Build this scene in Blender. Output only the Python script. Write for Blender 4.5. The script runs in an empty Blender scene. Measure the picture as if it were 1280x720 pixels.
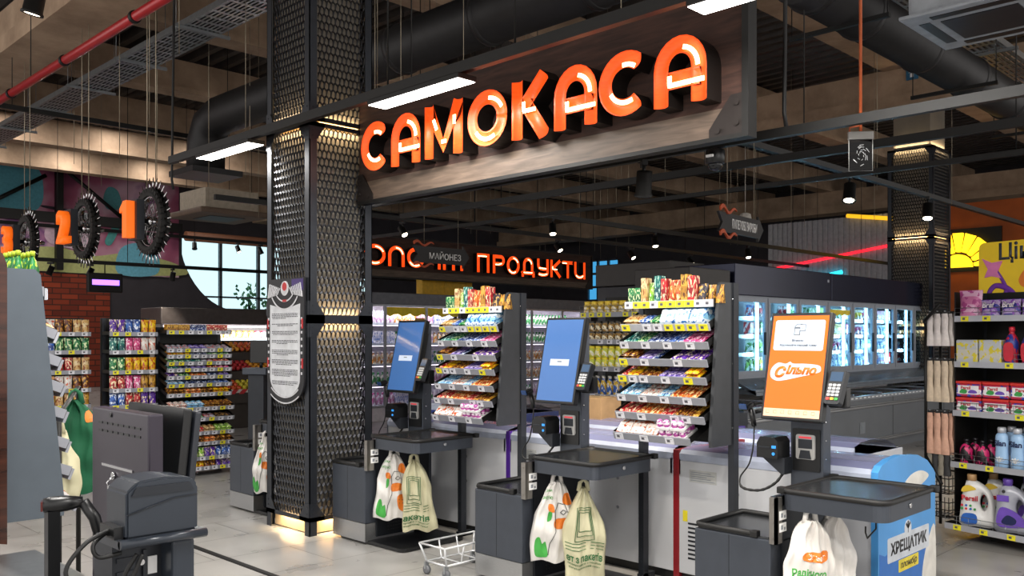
import bpy, bmesh, math, random
from mathutils import Vector, Matrix, Euler
R = math.radians; PI = math.pi
random.seed(7)
S = bpy.context.scene
COL = S.collection

# ---------------------------------------------------------------- camera, world, exposure
F = 1115.0; EYE = 1.6
cd = bpy.data.cameras.new('camera'); cam = bpy.data.objects.new('camera', cd); COL.objects.link(cam)
cd.sensor_width = 36.0; cd.lens = F / 1280 * 36.0; cd.shift_y = 60 / 1280
cd.clip_start = .05; cd.clip_end = 200
cam.location = (0, 0, EYE); cam.rotation_euler = (R(90), 0, R(-45))
S.camera = cam
S.view_settings.view_transform = 'Standard'; S.view_settings.look = 'None'
S.view_settings.gamma = 1; S.view_settings.use_curve_mapping = False
S.view_settings.exposure = 0.35
wd = bpy.data.worlds.new('world'); S.world = wd; wd.use_nodes = True
wd.node_tree.nodes['Background'].inputs[0].default_value = (1, .96, .92, 1)
wd.node_tree.nodes['Background'].inputs[1].default_value = 1.15
PANEL_W = 42.0      # watts of one LED ceiling panel
PANEL_E = 9.0       # glow of its diffuser
SPOT_W = 60.0

# ---------------------------------------------------------------- materials
_M = {}
def srgb(h):
    if isinstance(h, str):
        h = h.lstrip('#'); h = tuple(int(h[i:i+2], 16) / 255 for i in (0, 2, 4))
    return tuple((c / 12.92 if c <= .04045 else ((c + .055) / 1.055) ** 2.4) for c in h[:3]) + (1,)
def nodemat(name):
    m = bpy.data.materials.new(name); m.use_nodes = True
    nt = m.node_tree; return m, nt, nt.nodes, nt.links, nt.nodes['Principled BSDF']
def M(name, col='#888888', rough=.5, metal=0, var=.12, scale=12, emit=0, ecol=None, bump=0, coat=0, stretch=None):
    if name in _M: return _M[name]
    m, nt, N, L, P = nodemat(name)
    c = srgb(col)
    tc = N.new('ShaderNodeTexCoord'); mp = N.new('ShaderNodeMapping'); nz = N.new('ShaderNodeTexNoise')
    L.new(tc.outputs['Object'], mp.inputs[0]); L.new(mp.outputs[0], nz.inputs['Vector'])
    if stretch: mp.inputs['Scale'].default_value = stretch
    nz.inputs['Scale'].default_value = scale; nz.inputs['Detail'].default_value = 5
    rp = N.new('ShaderNodeValToRGB'); L.new(nz.outputs[0], rp.inputs[0])
    rp.color_ramp.elements[0].position = .3; rp.color_ramp.elements[1].position = .7
    rp.color_ramp.elements[0].color = tuple(x * (1 - var) for x in c[:3]) + (1,)
    rp.color_ramp.elements[1].color = tuple(min(1, x * (1 + var)) for x in c[:3]) + (1,)
    L.new(rp.outputs[0], P.inputs['Base Color'])
    P.inputs['Roughness'].default_value = rough; P.inputs['Metallic'].default_value = metal
    P.inputs['Coat Weight'].default_value = coat
    if emit:
        P.inputs['Emission Color'].default_value = srgb(ecol or col); P.inputs['Emission Strength'].default_value = emit
    if bump:
        b = N.new('ShaderNodeBump'); b.inputs['Strength'].default_value = bump; b.inputs['Distance'].default_value = .01
        L.new(nz.outputs[0], b.inputs['Height']); L.new(b.outputs[0], P.inputs['Normal'])
    _M[name] = m; return m
def pack(c1, c2, c3, rough=.35):
    """printed packaging: base colour, a band in the second colour, blotches of print in the third"""
    k = ('pack', c1, c2, c3)
    if k in _M: return _M[k]
    m, nt, N, L, P = nodemat('printed_packaging')
    tc = N.new('ShaderNodeTexCoord'); sp = N.new('ShaderNodeSeparateXYZ'); L.new(tc.outputs['Generated'], sp.inputs[0])
    nz = N.new('ShaderNodeTexNoise'); nz.inputs['Scale'].default_value = 4.5; nz.inputs['Detail'].default_value = 2
    oi = N.new('ShaderNodeObjectInfo'); va = N.new('ShaderNodeVectorMath'); va.operation = 'ADD'
    cx = N.new('ShaderNodeCombineXYZ'); ml = N.new('ShaderNodeMath'); ml.operation = 'MULTIPLY'; ml.inputs[1].default_value = 37
    L.new(oi.outputs['Random'], ml.inputs[0]); L.new(ml.outputs[0], cx.inputs[0])
    L.new(tc.outputs['Generated'], va.inputs[0]); L.new(cx.outputs[0], va.inputs[1]); L.new(va.outputs[0], nz.inputs['Vector'])
    ad = N.new('ShaderNodeMath'); ad.operation = 'ADD'; L.new(sp.outputs['Y'], ad.inputs[0]); L.new(sp.outputs['Z'], ad.inputs[1])
    w = N.new('ShaderNodeMath'); w.operation = 'PINGPONG'; w.inputs[1].default_value = .42; L.new(ad.outputs[0], w.inputs[0])
    g = N.new('ShaderNodeMath'); g.operation = 'GREATER_THAN'; g.inputs[1].default_value = .24; L.new(w.outputs[0], g.inputs[0])
    g2 = N.new('ShaderNodeMath'); g2.operation = 'GREATER_THAN'; g2.inputs[1].default_value = .56; L.new(nz.outputs[0], g2.inputs[0])
    a = N.new('ShaderNodeMix'); a.data_type = 'RGBA'; a.inputs[6].default_value = srgb(c1); a.inputs[7].default_value = srgb(c2)
    L.new(g.outputs[0], a.inputs[0])
    b = N.new('ShaderNodeMix'); b.data_type = 'RGBA'; b.inputs[7].default_value = srgb(c3)
    L.new(a.outputs[2], b.inputs[6]); L.new(g2.outputs[0], b.inputs[0])
    L.new(b.outputs[2], P.inputs['Base Color']); P.inputs['Roughness'].default_value = rough
    _M[k] = m; return m
def glassmat(name, tint='#dfe8ee', refl=.10):
    if name in _M: return _M[name]
    m, nt, N, L, P = nodemat(name)
    tr = N.new('ShaderNodeBsdfTransparent'); tr.inputs[0].default_value = srgb(tint)
    gl = N.new('ShaderNodeBsdfGlossy'); gl.inputs['Roughness'].default_value = .03
    fr = N.new('ShaderNodeLayerWeight'); fr.inputs[0].default_value = refl
    mx = N.new('ShaderNodeMixShader'); L.new(fr.outputs['Fresnel'], mx.inputs[0])
    L.new(tr.outputs[0], mx.inputs[1]); L.new(gl.outputs[0], mx.inputs[2])
    L.new(mx.outputs[0], N['Material Output'].inputs[0]); _M[name] = m; return m
def tilemat():
    m, nt, N, L, P = nodemat('grey_floor_tiles')
    tc = N.new('ShaderNodeTexCoord'); br = N.new('ShaderNodeTexBrick')
    L.new(tc.outputs['Object'], br.inputs['Vector'])
    br.offset = 0.5; br.inputs['Scale'].default_value = 1
    br.inputs['Brick Width'].default_value = 1.2; br.inputs['Row Height'].default_value = .6
    br.inputs['Mortar Size'].default_value = .004; br.inputs['Mortar Smooth'].default_value = .2
    br.inputs['Color1'].default_value = srgb('#a3a19e'); br.inputs['Color2'].default_value = srgb('#989693')
    br.inputs['Mortar'].default_value = srgb('#55534f')
    nz = N.new('ShaderNodeTexNoise'); nz.inputs['Scale'].default_value = 2.2; nz.inputs['Detail'].default_value = 8
    L.new(tc.outputs['Object'], nz.inputs['Vector'])
    rp = N.new('ShaderNodeValToRGB'); rp.color_ramp.elements[0].color = (.78, .78, .78, 1); rp.color_ramp.elements[1].color = (1.1, 1.1, 1.1, 1)
    rp.color_ramp.elements[0].position = .3; rp.color_ramp.elements[1].position = .7
    L.new(nz.outputs[0], rp.inputs[0])
    mx = N.new('ShaderNodeMix'); mx.data_type = 'RGBA'; mx.blend_type = 'MULTIPLY'; mx.inputs[0].default_value = 1
    L.new(br.outputs[0], mx.inputs[6]); L.new(rp.outputs[0], mx.inputs[7]); L.new(mx.outputs[2], P.inputs['Base Color'])
    r2 = N.new('ShaderNodeMapRange'); r2.inputs[3].default_value = .18; r2.inputs[4].default_value = .42
    L.new(nz.outputs[0], r2.inputs[0]); L.new(r2.outputs[0], P.inputs['Roughness'])
    return m
def brickmat():
    m, nt, N, L, P = nodemat('red_brick')
    tc = N.new('ShaderNodeTexCoord'); mp = N.new('ShaderNodeMapping'); mp.inputs['Rotation'].default_value = (R(90), 0, 0)
    br = N.new('ShaderNodeTexBrick'); L.new(tc.outputs['Object'], mp.inputs[0]); L.new(mp.outputs[0], br.inputs['Vector'])
    br.inputs['Scale'].default_value = 1; br.inputs['Brick Width'].default_value = .5; br.inputs['Row Height'].default_value = .17
    br.inputs['Mortar Size'].default_value = .018; br.inputs['Color1'].default_value = srgb('#9a3d20')
    br.inputs['Color2'].default_value = srgb('#6e2817'); br.inputs['Mortar'].default_value = srgb('#4a2418')
    L.new(br.outputs[0], P.inputs['Base Color']); P.inputs['Roughness'].default_value = .85; return m
def muralmat():
    m, nt, N, L, P = nodemat('graffiti_paint')
    tc = N.new('ShaderNodeTexCoord'); nz = N.new('ShaderNodeTexNoise'); nz.inputs['Scale'].default_value = .55; nz.inputs['Detail'].default_value = 3
    L.new(tc.outputs['Object'], nz.inputs['Vector'])
    rp = N.new('ShaderNodeValToRGB'); rp.color_ramp.interpolation = 'EASE'; e = rp.color_ramp.elements
    e[0].position = .3; e[0].color = srgb('#7a3a58'); e[1].position = .7; e[1].color = srgb('#c98aa8')
    for p, c in ((.42, '#a85a78'), (.5, '#c08aa0'), (.58, '#d8b2c4'), (.64, '#8a5a8c')):
        x = e.new(p); x.color = srgb(c)
    L.new(nz.outputs[0], rp.inputs[0])
    L.new(rp.outputs[0], P.inputs['Base Color']); P.inputs['Roughness'].default_value = .8; return m
def woodmat(name, a, b, rough=.55):
    if name in _M: return _M[name]
    m, nt, N, L, P = nodemat(name)
    tc = N.new('ShaderNodeTexCoord'); mp = N.new('ShaderNodeMapping'); mp.inputs['Scale'].default_value = (1, .7, 9)
    nz = N.new('ShaderNodeTexNoise'); nz.inputs['Scale'].default_value = 3.5; nz.inputs['Detail'].default_value = 8; nz.inputs['Distortion'].default_value = .6
    L.new(tc.outputs['Object'], mp.inputs[0]); L.new(mp.outputs[0], nz.inputs['Vector'])
    rp = N.new('ShaderNodeValToRGB'); rp.color_ramp.elements[0].position = .32; rp.color_ramp.elements[1].position = .68
    rp.color_ramp.elements[0].color = srgb(a); rp.color_ramp.elements[1].color = srgb(b)
    L.new(nz.outputs[0], rp.inputs[0]); L.new(rp.outputs[0], P.inputs['Base Color']); P.inputs['Roughness'].default_value = rough
    _M[name] = m; return m
def concretemat(name, a, b, sc=1.2):
    if name in _M: return _M[name]
    m, nt, N, L, P = nodemat(name)
    tc = N.new('ShaderNodeTexCoord'); nz = N.new('ShaderNodeTexNoise'); nz.inputs['Scale'].default_value = sc; nz.inputs['Detail'].default_value = 9
    nz.inputs['Roughness'].default_value = .65
    L.new(tc.outputs['Object'], nz.inputs['Vector'])
    rp = N.new('ShaderNodeValToRGB'); rp.color_ramp.elements[0].position = .35; rp.color_ramp.elements[1].position = .65
    rp.color_ramp.elements[0].color = srgb(a); rp.color_ramp.elements[1].color = srgb(b)
    L.new(nz.outputs[0], rp.inputs[0]); L.new(rp.outputs[0], P.inputs['Base Color']); P.inputs['Roughness'].default_value = .85
    _M[name] = m; return m

STEEL = M('anthracite_painted_steel', '#41464f', .38, .35, .06)
DSTEEL = M('dark_painted_steel', '#2b2e34', .4, .4, .08)
BLACK = M('black_plastic', '#101113', .35, 0, .15)
RUBBER = M('black_rubber', '#0c0c0d', .55, 0, .1)
BMETAL = M('black_metal', '#131211', .5, .25, .12)
TRAY = M('brushed_dark_steel', '#55585c', .22, .85, .10, 30, stretch=(1, 14, 1))
INOX = M('brushed_stainless', '#a9aaab', .3, .9, .08, 30, stretch=(1, 1, 14))
CHROME = M('chrome', '#d0d0d2', .15, 1, .03)
WHITE = M('white_enamel', '#d9dadd', .3, 0, .03)
PAPER = M('white_paper', '#eeeeee', .7, 0, .03)
YTAG = M('yellow_price_paper', '#e8df1c', .6, 0, .03)
GREYP = M('grey_price_rail', '#94969e', .4, .2, .05)
LRAIL = M('light_price_rail', '#b4b6bd', .35, .3, .05)
WIREW = M('white_wire', '#d4d6d8', .3, .3, .03)
GALV = M('galvanised_steel', '#9fa3a6', .35, .8, .1)
LED = M('led_diffuser', '#ffffff', .4, 0, 0, emit=PANEL_E, ecol='#fff8ee')
WARM = M('warm_led', '#ffd08a', .4, 0, 0, emit=9, ecol='#ffc070')
COOL = M('cool_led', '#e8f4ff', .4, 0, 0, emit=4.0, ecol='#c4e8ff')
SPOTL = M('spot_lens', '#ffffff', .4, 0, 0, emit=10, ecol='#ffeecf')
GLASS = glassmat('clear_glass')

# ---------------------------------------------------------------- mesh helpers
class B:
    """one mesh under construction"""
    def __init__(s): s.bm = bmesh.new()
    def mi(s, fs, m):
        for f in fs: f.material_index = m
    def box(s, x0, x1, y0, y1, z0, z1, m=0, r=0, seg=2):
        t = bmesh.new(); bmesh.ops.create_cube(t, size=1)
        for v in t.verts: v.co = Vector(((x0+x1)/2 + v.co.x*(x1-x0), (y0+y1)/2 + v.co.y*(y1-y0), (z0+z1)/2 + v.co.z*(z1-z0)))
        if r: bmesh.ops.bevel(t, geom=t.edges[:], offset=r, segments=seg, affect='EDGES', profile=.6)
        s._merge(t, m); return s
    def _merge(s, t, m, mat=None):
        mp = {}
        for v in t.verts: mp[v] = s.bm.verts.new(mat @ v.co if mat else v.co)
        for f in t.faces:
            try:
                n = s.bm.faces.new([mp[v] for v in f.verts]); n.material_index = m; n.smooth = f.smooth
            except ValueError: pass
        t.free()
    def obox(s, c, dx, dy, dz, rot, m=0, r=0):
        """box of full sizes about c, turned by an Euler"""
        t = bmesh.new(); bmesh.ops.create_cube(t, size=1)
        for v in t.verts: v.co = Vector((v.co.x*dx, v.co.y*dy, v.co.z*dz))
        if r: bmesh.ops.bevel(t, geom=t.edges[:], offset=r, segments=2, affect='EDGES')
        s._merge(t, m, Matrix.Translation(c) @ Euler(rot).to_matrix().to_4x4()); return s
    def tube(s, pts, r, n=8, m=0, cap=True, smooth=True):
        pts = [Vector(p) for p in pts]; rings = []; up = None
        for i, p in enumerate(pts):
            d = (pts[min(i+1, len(pts)-1)] - pts[max(i-1, 0)]).normalized()
            if up is None:
                up = Vector((0, 0, 1)) if abs(d.z) < .9 else Vector((1, 0, 0))
            a = d.cross(up)
            if a.length < 1e-5: a = d.cross(Vector((.3, 1, .2)))
            a.normalize(); b = a.cross(d).normalized(); up = b
            rr = r[i] if isinstance(r, (list, tuple)) else r
            rings.append([s.bm.verts.new(p + (a*math.cos(2*PI*k/n) + b*math.sin(2*PI*k/n))*rr) for k in range(n)])
        for i in range(len(rings)-1):
            for k in range(n):
                f = s.bm.faces.new([rings[i][k], rings[i][(k+1) % n], rings[i+1][(k+1) % n], rings[i+1][k]]); f.material_index = m; f.smooth = smooth
        if cap:
            for q in (rings[0][::-1], rings[-1]):
                f = s.bm.faces.new(q); f.material_index = m
        return s
    def lathe(s, prof, n=16, c=(0, 0, 0), m=0, ax='z', ms=None, cap=True):
        """prof: (radius, height) pairs"""
        rings = []
        for (r, h) in prof:
            q = []
            for k in range(n):
                a = 2*PI*k/n; u, v = r*math.cos(a), r*math.sin(a)
                p = (u, v, h) if ax == 'z' else ((h, u, v) if ax == 'x' else (v, h, u))
                q.append(s.bm.verts.new(Vector(p) + Vector(c)))
            rings.append(q)
        for i in range(len(rings)-1):
            for k in range(n):
                f = s.bm.faces.new([rings[i][k], rings[i][(k+1) % n], rings[i+1][(k+1) % n], rings[i+1][k]])
                f.material_index = ms[i] if ms else m; f.smooth = True
        if not cap: return s
        for q, mm in ((rings[0][::-1], ms[0] if ms else m), (rings[-1], ms[-1] if ms else m)):
            try: f = s.bm.faces.new(q); f.material_index = mm
            except ValueError: pass
        return s
    def prism(s, pts, y0, y1, ax='y', m=0):
        """polygon of (a, b) pairs pushed along an axis: 'y' -> (a,y,b), 'x' -> (x,a,b), 'z' -> (a,b,z)"""
        f3 = {'y': lambda a, b, t: (a, t, b), 'x': lambda a, b, t: (t, a, b), 'z': lambda a, b, t: (a, b, t)}[ax]
        A = [s.bm.verts.new(f3(a, b, y0)) for a, b in pts]; Bv = [s.bm.verts.new(f3(a, b, y1)) for a, b in pts]
        n = len(pts)
        fs = [s.bm.faces.new(A), s.bm.faces.new(Bv[::-1])]
        for i in range(n): fs.append(s.bm.faces.new([A[i], Bv[i], Bv[(i+1) % n], A[(i+1) % n]]))
        s.mi(fs, m); return s
    def quad(s, a, b, c, d, m=0):
        f = s.bm.faces.new([s.bm.verts.new(p) for p in (a, b, c, d)]); f.material_index = m; return s
    def grid(s, fn, nu, nv, m=0, smooth=True, flip=False):
        V = [[s.bm.verts.new(fn(i/nu, j/nv)) for j in range(nv+1)] for i in range(nu+1)]
        for i in range(nu):
            for j in range(nv):
                q = [V[i][j], V[i+1][j], V[i+1][j+1], V[i][j+1]]
                f = s.bm.faces.new(q[::-1] if flip else q); f.material_index = m; f.smooth = smooth
        return s
    def mesh(s, name, mats):
        bmesh.ops.recalc_face_normals(s.bm, faces=s.bm.faces[:])
        me = bpy.data.meshes.new(name); s.bm.to_mesh(me); s.bm.free()
        for m in (mats if isinstance(mats, (list, tuple)) else [mats]): me.materials.append(m)
        return me
    def obj(s, name, mats, parent=None, loc=None, rot=None):
        return link(name, s.mesh(name, mats), parent, loc, rot)
def link(name, me, parent=None, loc=None, rot=None):
    o = bpy.data.objects.new(name, me); COL.objects.link(o)
    if parent: o.parent = parent
    if loc: o.location = loc
    if rot: o.rotation_euler = rot
    return o
def tag(o, label, cat, group=None, kind=None):
    if label: o['label'] = label
    if cat: o['category'] = cat
    if group: o['group'] = group
    if kind: o['kind'] = kind
    return o
def thing(name, label, cat, loc=(0, 0, 0), rz=0, group=None):
    o = bpy.data.objects.new(name, None); COL.objects.link(o); o.empty_display_size = .1
    o.location = loc; o.rotation_euler = (0, 0, rz); return tag(o, label, cat, group)
def struct(b, name, mats, loc=None, rot=None):
    o = b.obj(name, mats, None, loc, rot); o['kind'] = 'structure'; return o
def dup(o, parent=None, loc=None, rz=None, label=None, group=None):
    c = o.copy(); COL.objects.link(c)
    if parent: c.parent = parent
    if loc: c.location = loc
    if rz is not None: c.rotation_euler = (0, 0, rz)
    if label: c['label'] = label
    if group: c['group'] = group
    for ch in list(o.children): dup(ch, c)
    return c
def spline(pts, n=8):
    pv = [Vector(p) for p in pts]; sm = []
    for i in range(len(pv)-1):
        p0, p1, p2, p3 = pv[max(i-1, 0)], pv[i], pv[i+1], pv[min(i+2, len(pv)-1)]
        for k in range(n):
            u = k/n; sm.append(.5*((2*p1)+(-p0+p2)*u+(2*p0-5*p1+4*p2-p3)*u*u+(-p0+3*p1-3*p2+p3)*u**3))
    return sm+[pv[-1]]
RX90 = Matrix.Rotation(R(90), 4, 'X')
def text(body, w, h, c, mat, parent, bold=.012, ext=.001, fn=None, name='lettering', shear=0, rot=None, keep=False, subdiv=0):
    """lettering that faces local -y, fitted into a w x h box about c; fn bends its points"""
    cu = bpy.data.curves.new('lettering', 'FONT'); cu.body = body; cu.align_x = 'CENTER'; cu.offset = bold
    cu.shear = shear; cu.resolution_u = 3
    o = bpy.data.objects.new('lettering_tmp', cu); COL.objects.link(o)
    dg = bpy.context.evaluated_depsgraph_get(); dg.update()
    me = bpy.data.meshes.new_from_object(o.evaluated_get(dg)); bpy.data.objects.remove(o); bpy.data.curves.remove(cu)
    xs = [v.co.x for v in me.vertices]; ys = [v.co.y for v in me.vertices]
    if not xs: return None
    sx = w / (max(xs)-min(xs)); sy = h / (max(ys)-min(ys))
    if keep: sx = sy = min(sx, sy)
    mx, my = (max(xs)+min(xs))/2, (max(ys)+min(ys))/2
    bm = bmesh.new(); bm.from_mesh(me); bpy.data.meshes.remove(me)
    if ext and not fn:
        r = bmesh.ops.extrude_face_region(bm, geom=bm.faces[:])
        for g in r['geom']:
            if isinstance(g, bmesh.types.BMVert): g.co.z += ext
    T = rot or Matrix.Identity(4)
    for v in bm.verts:
        p = Vector(((v.co.x-mx)*sx, -v.co.z, (v.co.y-my)*sy)); p = T @ p + Vector(c)
        v.co = fn(p) if fn else p
    out = B(); out.bm.free(); out.bm = bm
    bmesh.ops.recalc_face_normals(bm, faces=bm.faces[:])
    if fn:
        for f in bm.faces:
            pass
    me = bpy.data.meshes.new(name); bm.to_mesh(me); bm.free(); me.materials.append(mat)
    return link(name, me, parent)

# ---------------------------------------------------------------- the place: floor, ceiling, walls
b = B(); b.box(-6, 32, -6, 34, -.1, 0); struct(b, 'floor', tilemat())
b = B(); b.box(3.055, 3.105, -2, 24, 0, .004); b.box(3.062, 3.098, -2, 24, .004, .007, 1); struct(b, 'trim_1', [BMETAL, RUBBER])
# ribbed metal deck
b = B(); pts = []
x = -4.0
while x < 32:
    pts += [(x, 7.0), (x+.12, 7.0), (x+.17, 7.14), (x+.29, 7.14)]; x += .34
for i in range(len(pts)-1):
    b.quad((pts[i][0], -4, pts[i][1]), (pts[i+1][0], -4, pts[i+1][1]), (pts[i+1][0], 33, pts[i+1][1]), (pts[i][0], 33, pts[i][1]))
struct(b, 'ceiling', M('dark_ribbed_deck', '#4a4543', .45, .4, .2, 3))
CONC = concretemat('beam_concrete', '#957c66', '#bda288')
for y in (2.9, 6.4, 9.95, 13.5, 17.0, 20.5, 23.9, 27.3):
    b = B(); b.box(-4, 31, y-.13, y+.13, 6.42, 6.98); b.box(-4, 31, y-.22, y+.22, 6.34, 6.44)
    struct(b, 'ceiling_beam', CONC)
for x in (4.2, 16.3, 28.4):
    b = B(); b.box(x-.25, x+.25, -4, 33, 5.75, 6.36); b.box(x-.38, x+.38, -4, 33, 5.62, 5.85); struct(b, 'ceiling_girder', CONC)
DARKW = M('charcoal_wall_paint', '#3a363b', .8, 0, .12, 2)
YW = 29.0
b = B(); b.box(-5, 13.27, YW, YW+.2, 0, 7); b.box(13.27, 31, YW, YW+.2, 5.0, 7); b.box(13.27, 31, YW, YW+.2, 0, 2.5); b.box(21, 31, YW, YW+.2, 2.5, 5)
arc = [(13.27, 2.5)] + [(13.27+2.0*(1-math.cos(a))*.9+.25*math.sin(a), 4.7-2.2*math.sin(a)) for a in [i*PI/24 for i in range(13)]]
b.prism([(p[0], p[1]) for p in arc], YW, YW+.2); struct(b, 'wall_back', DARKW)
b = B(); b.box(31, 31.2, -5, 24.4, 0, 7); b.box(31, 31.2, 26.2, YW, 0, 7); b.box(31, 31.2, 24.4, 26.2, 0, 3.2); b.box(31, 31.2, 24.4, 26.2, 5, 7); struct(b, 'wall_right', DARKW)
b = B(); b.box(-5, 13.2, YW-.06, YW-.005, 3.55, 6.9); mural = struct(b, 'wall_mural', muralmat())
b = B(); b.box(-2, 10.95, YW-.08, YW-.005, 0, 3.5); struct(b, 'wall_brick', brickmat())
# window_1 in the back wall
b = B()
for x in (13.3, 14.75, 16.2, 17.65, 19.1, 20.95): b.box(x-.05, x+.05, YW+.03, YW+.15, 2.5, 5)
for z in (2.53, 2.95, 4.97): b.box(13.27, 21, YW+.03, YW+.15, z-.03, z+.03)
win = struct(b, 'window_1', M('window_frame_grey', '#5a6066', .5, .3))
b = B(); b.box(13.3, 21, YW+.08, YW+.09, 2.5, 5); b.obj('window_glass', glassmat('window_glass', '#dff2f8', .04), win)
b = B()
for y in (24.4, 25.0, 25.6, 26.2): b.box(31.02, 31.12, y-.05, y+.05, 3.2, 5)
for z in (3.2, 3.8, 4.4, 5.0): b.box(31.02, 31.12, 24.4, 26.2, z-.05, z+.05)
win2 = struct(b, 'window_2', M('window_frame_grey'))
b = B(); b.box(31.06, 31.07, 24.4, 26.2, 3.2, 5); b.obj('window_glass', glassmat('window_glass_blue', '#7fc0e0', .04), win2)
# pipework in front of the window
b = B(); b.tube([(13, YW-1, 4.85), (21, YW-1, 4.85)], .16, 12); b.tube([(17.2, YW-1, 4.8), (17.2, YW-1, 3.9)], .16, 12)
for x in (13.6, 17.2, 20.6): b.tube([(x, YW-1, 4.85), (x, YW-.03, 5.1)], .04, 8)
tag(b.obj('heating_pipe', M('copper_brown_lagging', '#8a5a40', .6)), 'brown lagged pipe running across the top of the far bright window', 'pipe')
# planting outside
LEAF = M('outdoor_leaves', '#7fae7a', .8, 0, .3)
for i, (x, h) in enumerate(((17.0, 3.6), (18.2, 3.3), (19.6, 3.5))):
    b = B(); rnd = random.Random(i)
    b.tube([(x, 31.2, 0), (x, 31.2, h-.6)], .05, 6, 1)
    for k in range(130):
        a = rnd.uniform(0, 2*PI); rr = rnd.uniform(0, .55); c = Vector((x+rr*math.cos(a), 31.2+rr*math.sin(a), rnd.uniform(1.6, h)))
        b.obox(c, .16, .01, .1, (rnd.uniform(-1, 1), rnd.uniform(-1, 1), rnd.uniform(0, 3)))
    tag(b.obj('shrub', [LEAF, BMETAL]), 'pale green shrub growing outside behind the far window', 'shrub', 'shrubs outside the far window')

# ---------------------------------------------------------------- mural details: graffiti shapes painted on boards
def blob(pts, n=8):
    """closed smooth outline through points"""
    out = []; m = len(pts)
    for i in range(m):
        p0, p1, p2, p3 = (Vector(pts[(i+k-1) % m]) for k in range(4))
        for t in range(n):
            u = t/n
            out.append(tuple(.5*((2*p1)+(-p0+p2)*u+(2*p0-5*p1+4*p2-p3)*u*u+(-p0+3*p1-3*p2+p3)*u**3)))
    return out
GP = [('#5ea6b8', [(7.0, 5.2), (8.7, 5.3), (9.0, 6.1), (8.6, 6.8), (7.0, 6.7)]),
      ('#b9bd7c', [(8.0, 3.6), (13.1, 3.6), (13.1, 4.0), (11.6, 4.25), (10.4, 4.1), (9.4, 4.3), (8.0, 4.15)]),
      ('#6fb6cc', [(11.2, 3.6), (12.4, 3.6), (12.5, 4.2), (12.0, 4.6), (11.3, 4.4)]),
      ('#4f9a96', [(11.0, 4.5), (11.3, 5.2), (11.15, 5.25), (10.8, 4.6)]),
      ('#5b9fa6', [(10.9, 5.6), (11.3, 5.7), (11.2, 6.2), (10.9, 6.3), (10.75, 5.9)]),
      ('#2d2430', [(9.1, 5.45), (10.6, 5.3), (10.6, 5.37), (9.1, 5.53)]),
      ('#3a2a38', [(12.2, 4.9), (12.6, 4.55), (13.0, 5.0), (12.95, 5.06), (12.6, 4.65), (12.25, 4.97)]),
      ('#e0c2d2', [(9.2, 4.4), (10.4, 4.3), (10.6, 4.9), (9.8, 5.2), (9.1, 4.9)])]
for i, (c, p) in enumerate(GP):
    b = B(); b.prism(blob(p, 5), YW-.075-.002*i, YW-.059)
    b.obj('painted_shape', M('graffiti_'+c[1:], c, .8), mural)
b = B(); b.box(5, 13.2, YW-.35, YW-.1, 5.02, 5.32); b.box(9.3, 9.5, YW-.3, YW-.12, 3.6, 6.9); b.tube([(7, YW-.3, 5.1), (9, YW-.3, 6.4)], .06); b.tube([(9.6, YW-.3, 6.6), (11.3, YW-.3, 5.3)], .06)
struct(b, 'trim_2', BMETAL)

# ---------------------------------------------------------------- steel clad columns
LATT = M('blackened_steel_mesh', '#3a3b3f', .45, .7, .1)
FRAME = M('blackened_steel_angle', '#33363c', .4, .6, .1)
def lattice(w, h, cw=.042, ch=.080, bar=.14, depth=.010):
    """expanded metal sheet: tall hexagonal openings"""
    b = B(); nx = int(w/cw); ny = int(h/(ch*.75)); cw = w/nx; ch = h/(ny*.75)
    key = {}
    def V(x, y, z):
        k = (round(x, 4), round(y, 4), round(z, 4))
        if k not in key: key[k] = b.bm.verts.new((x, y, z))
        return key[k]
    def hexa(cx, cz, s): return [(cx, cz+ch/2*s), (cx+cw/2*s, cz+ch/4*s), (cx+cw/2*s, cz-ch/4*s), (cx, cz-ch/2*s), (cx-cw/2*s, cz-ch/4*s), (cx-cw/2*s, cz+ch/4*s)]
    for j in range(ny):
        for i in range(nx if j % 2 == 0 else nx-1):
            cx = (i+.5+(.5 if j % 2 else 0))*cw; cz = (j+.5)*ch*.75
            o = hexa(cx, cz, 1); q = hexa(cx, cz, 1-bar*1.6)
            for k in range(6):
                a, c = o[k], o[(k+1) % 6]; d, e = q[(k+1) % 6], q[k]
                tw = depth*.5
                # strands are twisted: upper edges forward, lower edges back
                za = lambda p: (-tw if p[1] > cz else tw)
                try:
                    b.bm.faces.new([V(a[0], 0, a[1]), V(c[0], 0, c[1]), V(d[0], za(d), d[1]), V(e[0], za(e), e[1])])
                    b.bm.faces.new([V(e[0], za(e), e[1]), V(d[0], za(d), d[1]), V(d[0], depth, d[1]), V(e[0], depth, e[1])])
                except ValueError: pass
    return b.mesh('mesh_panel', LATT)
_lat = {}
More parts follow.
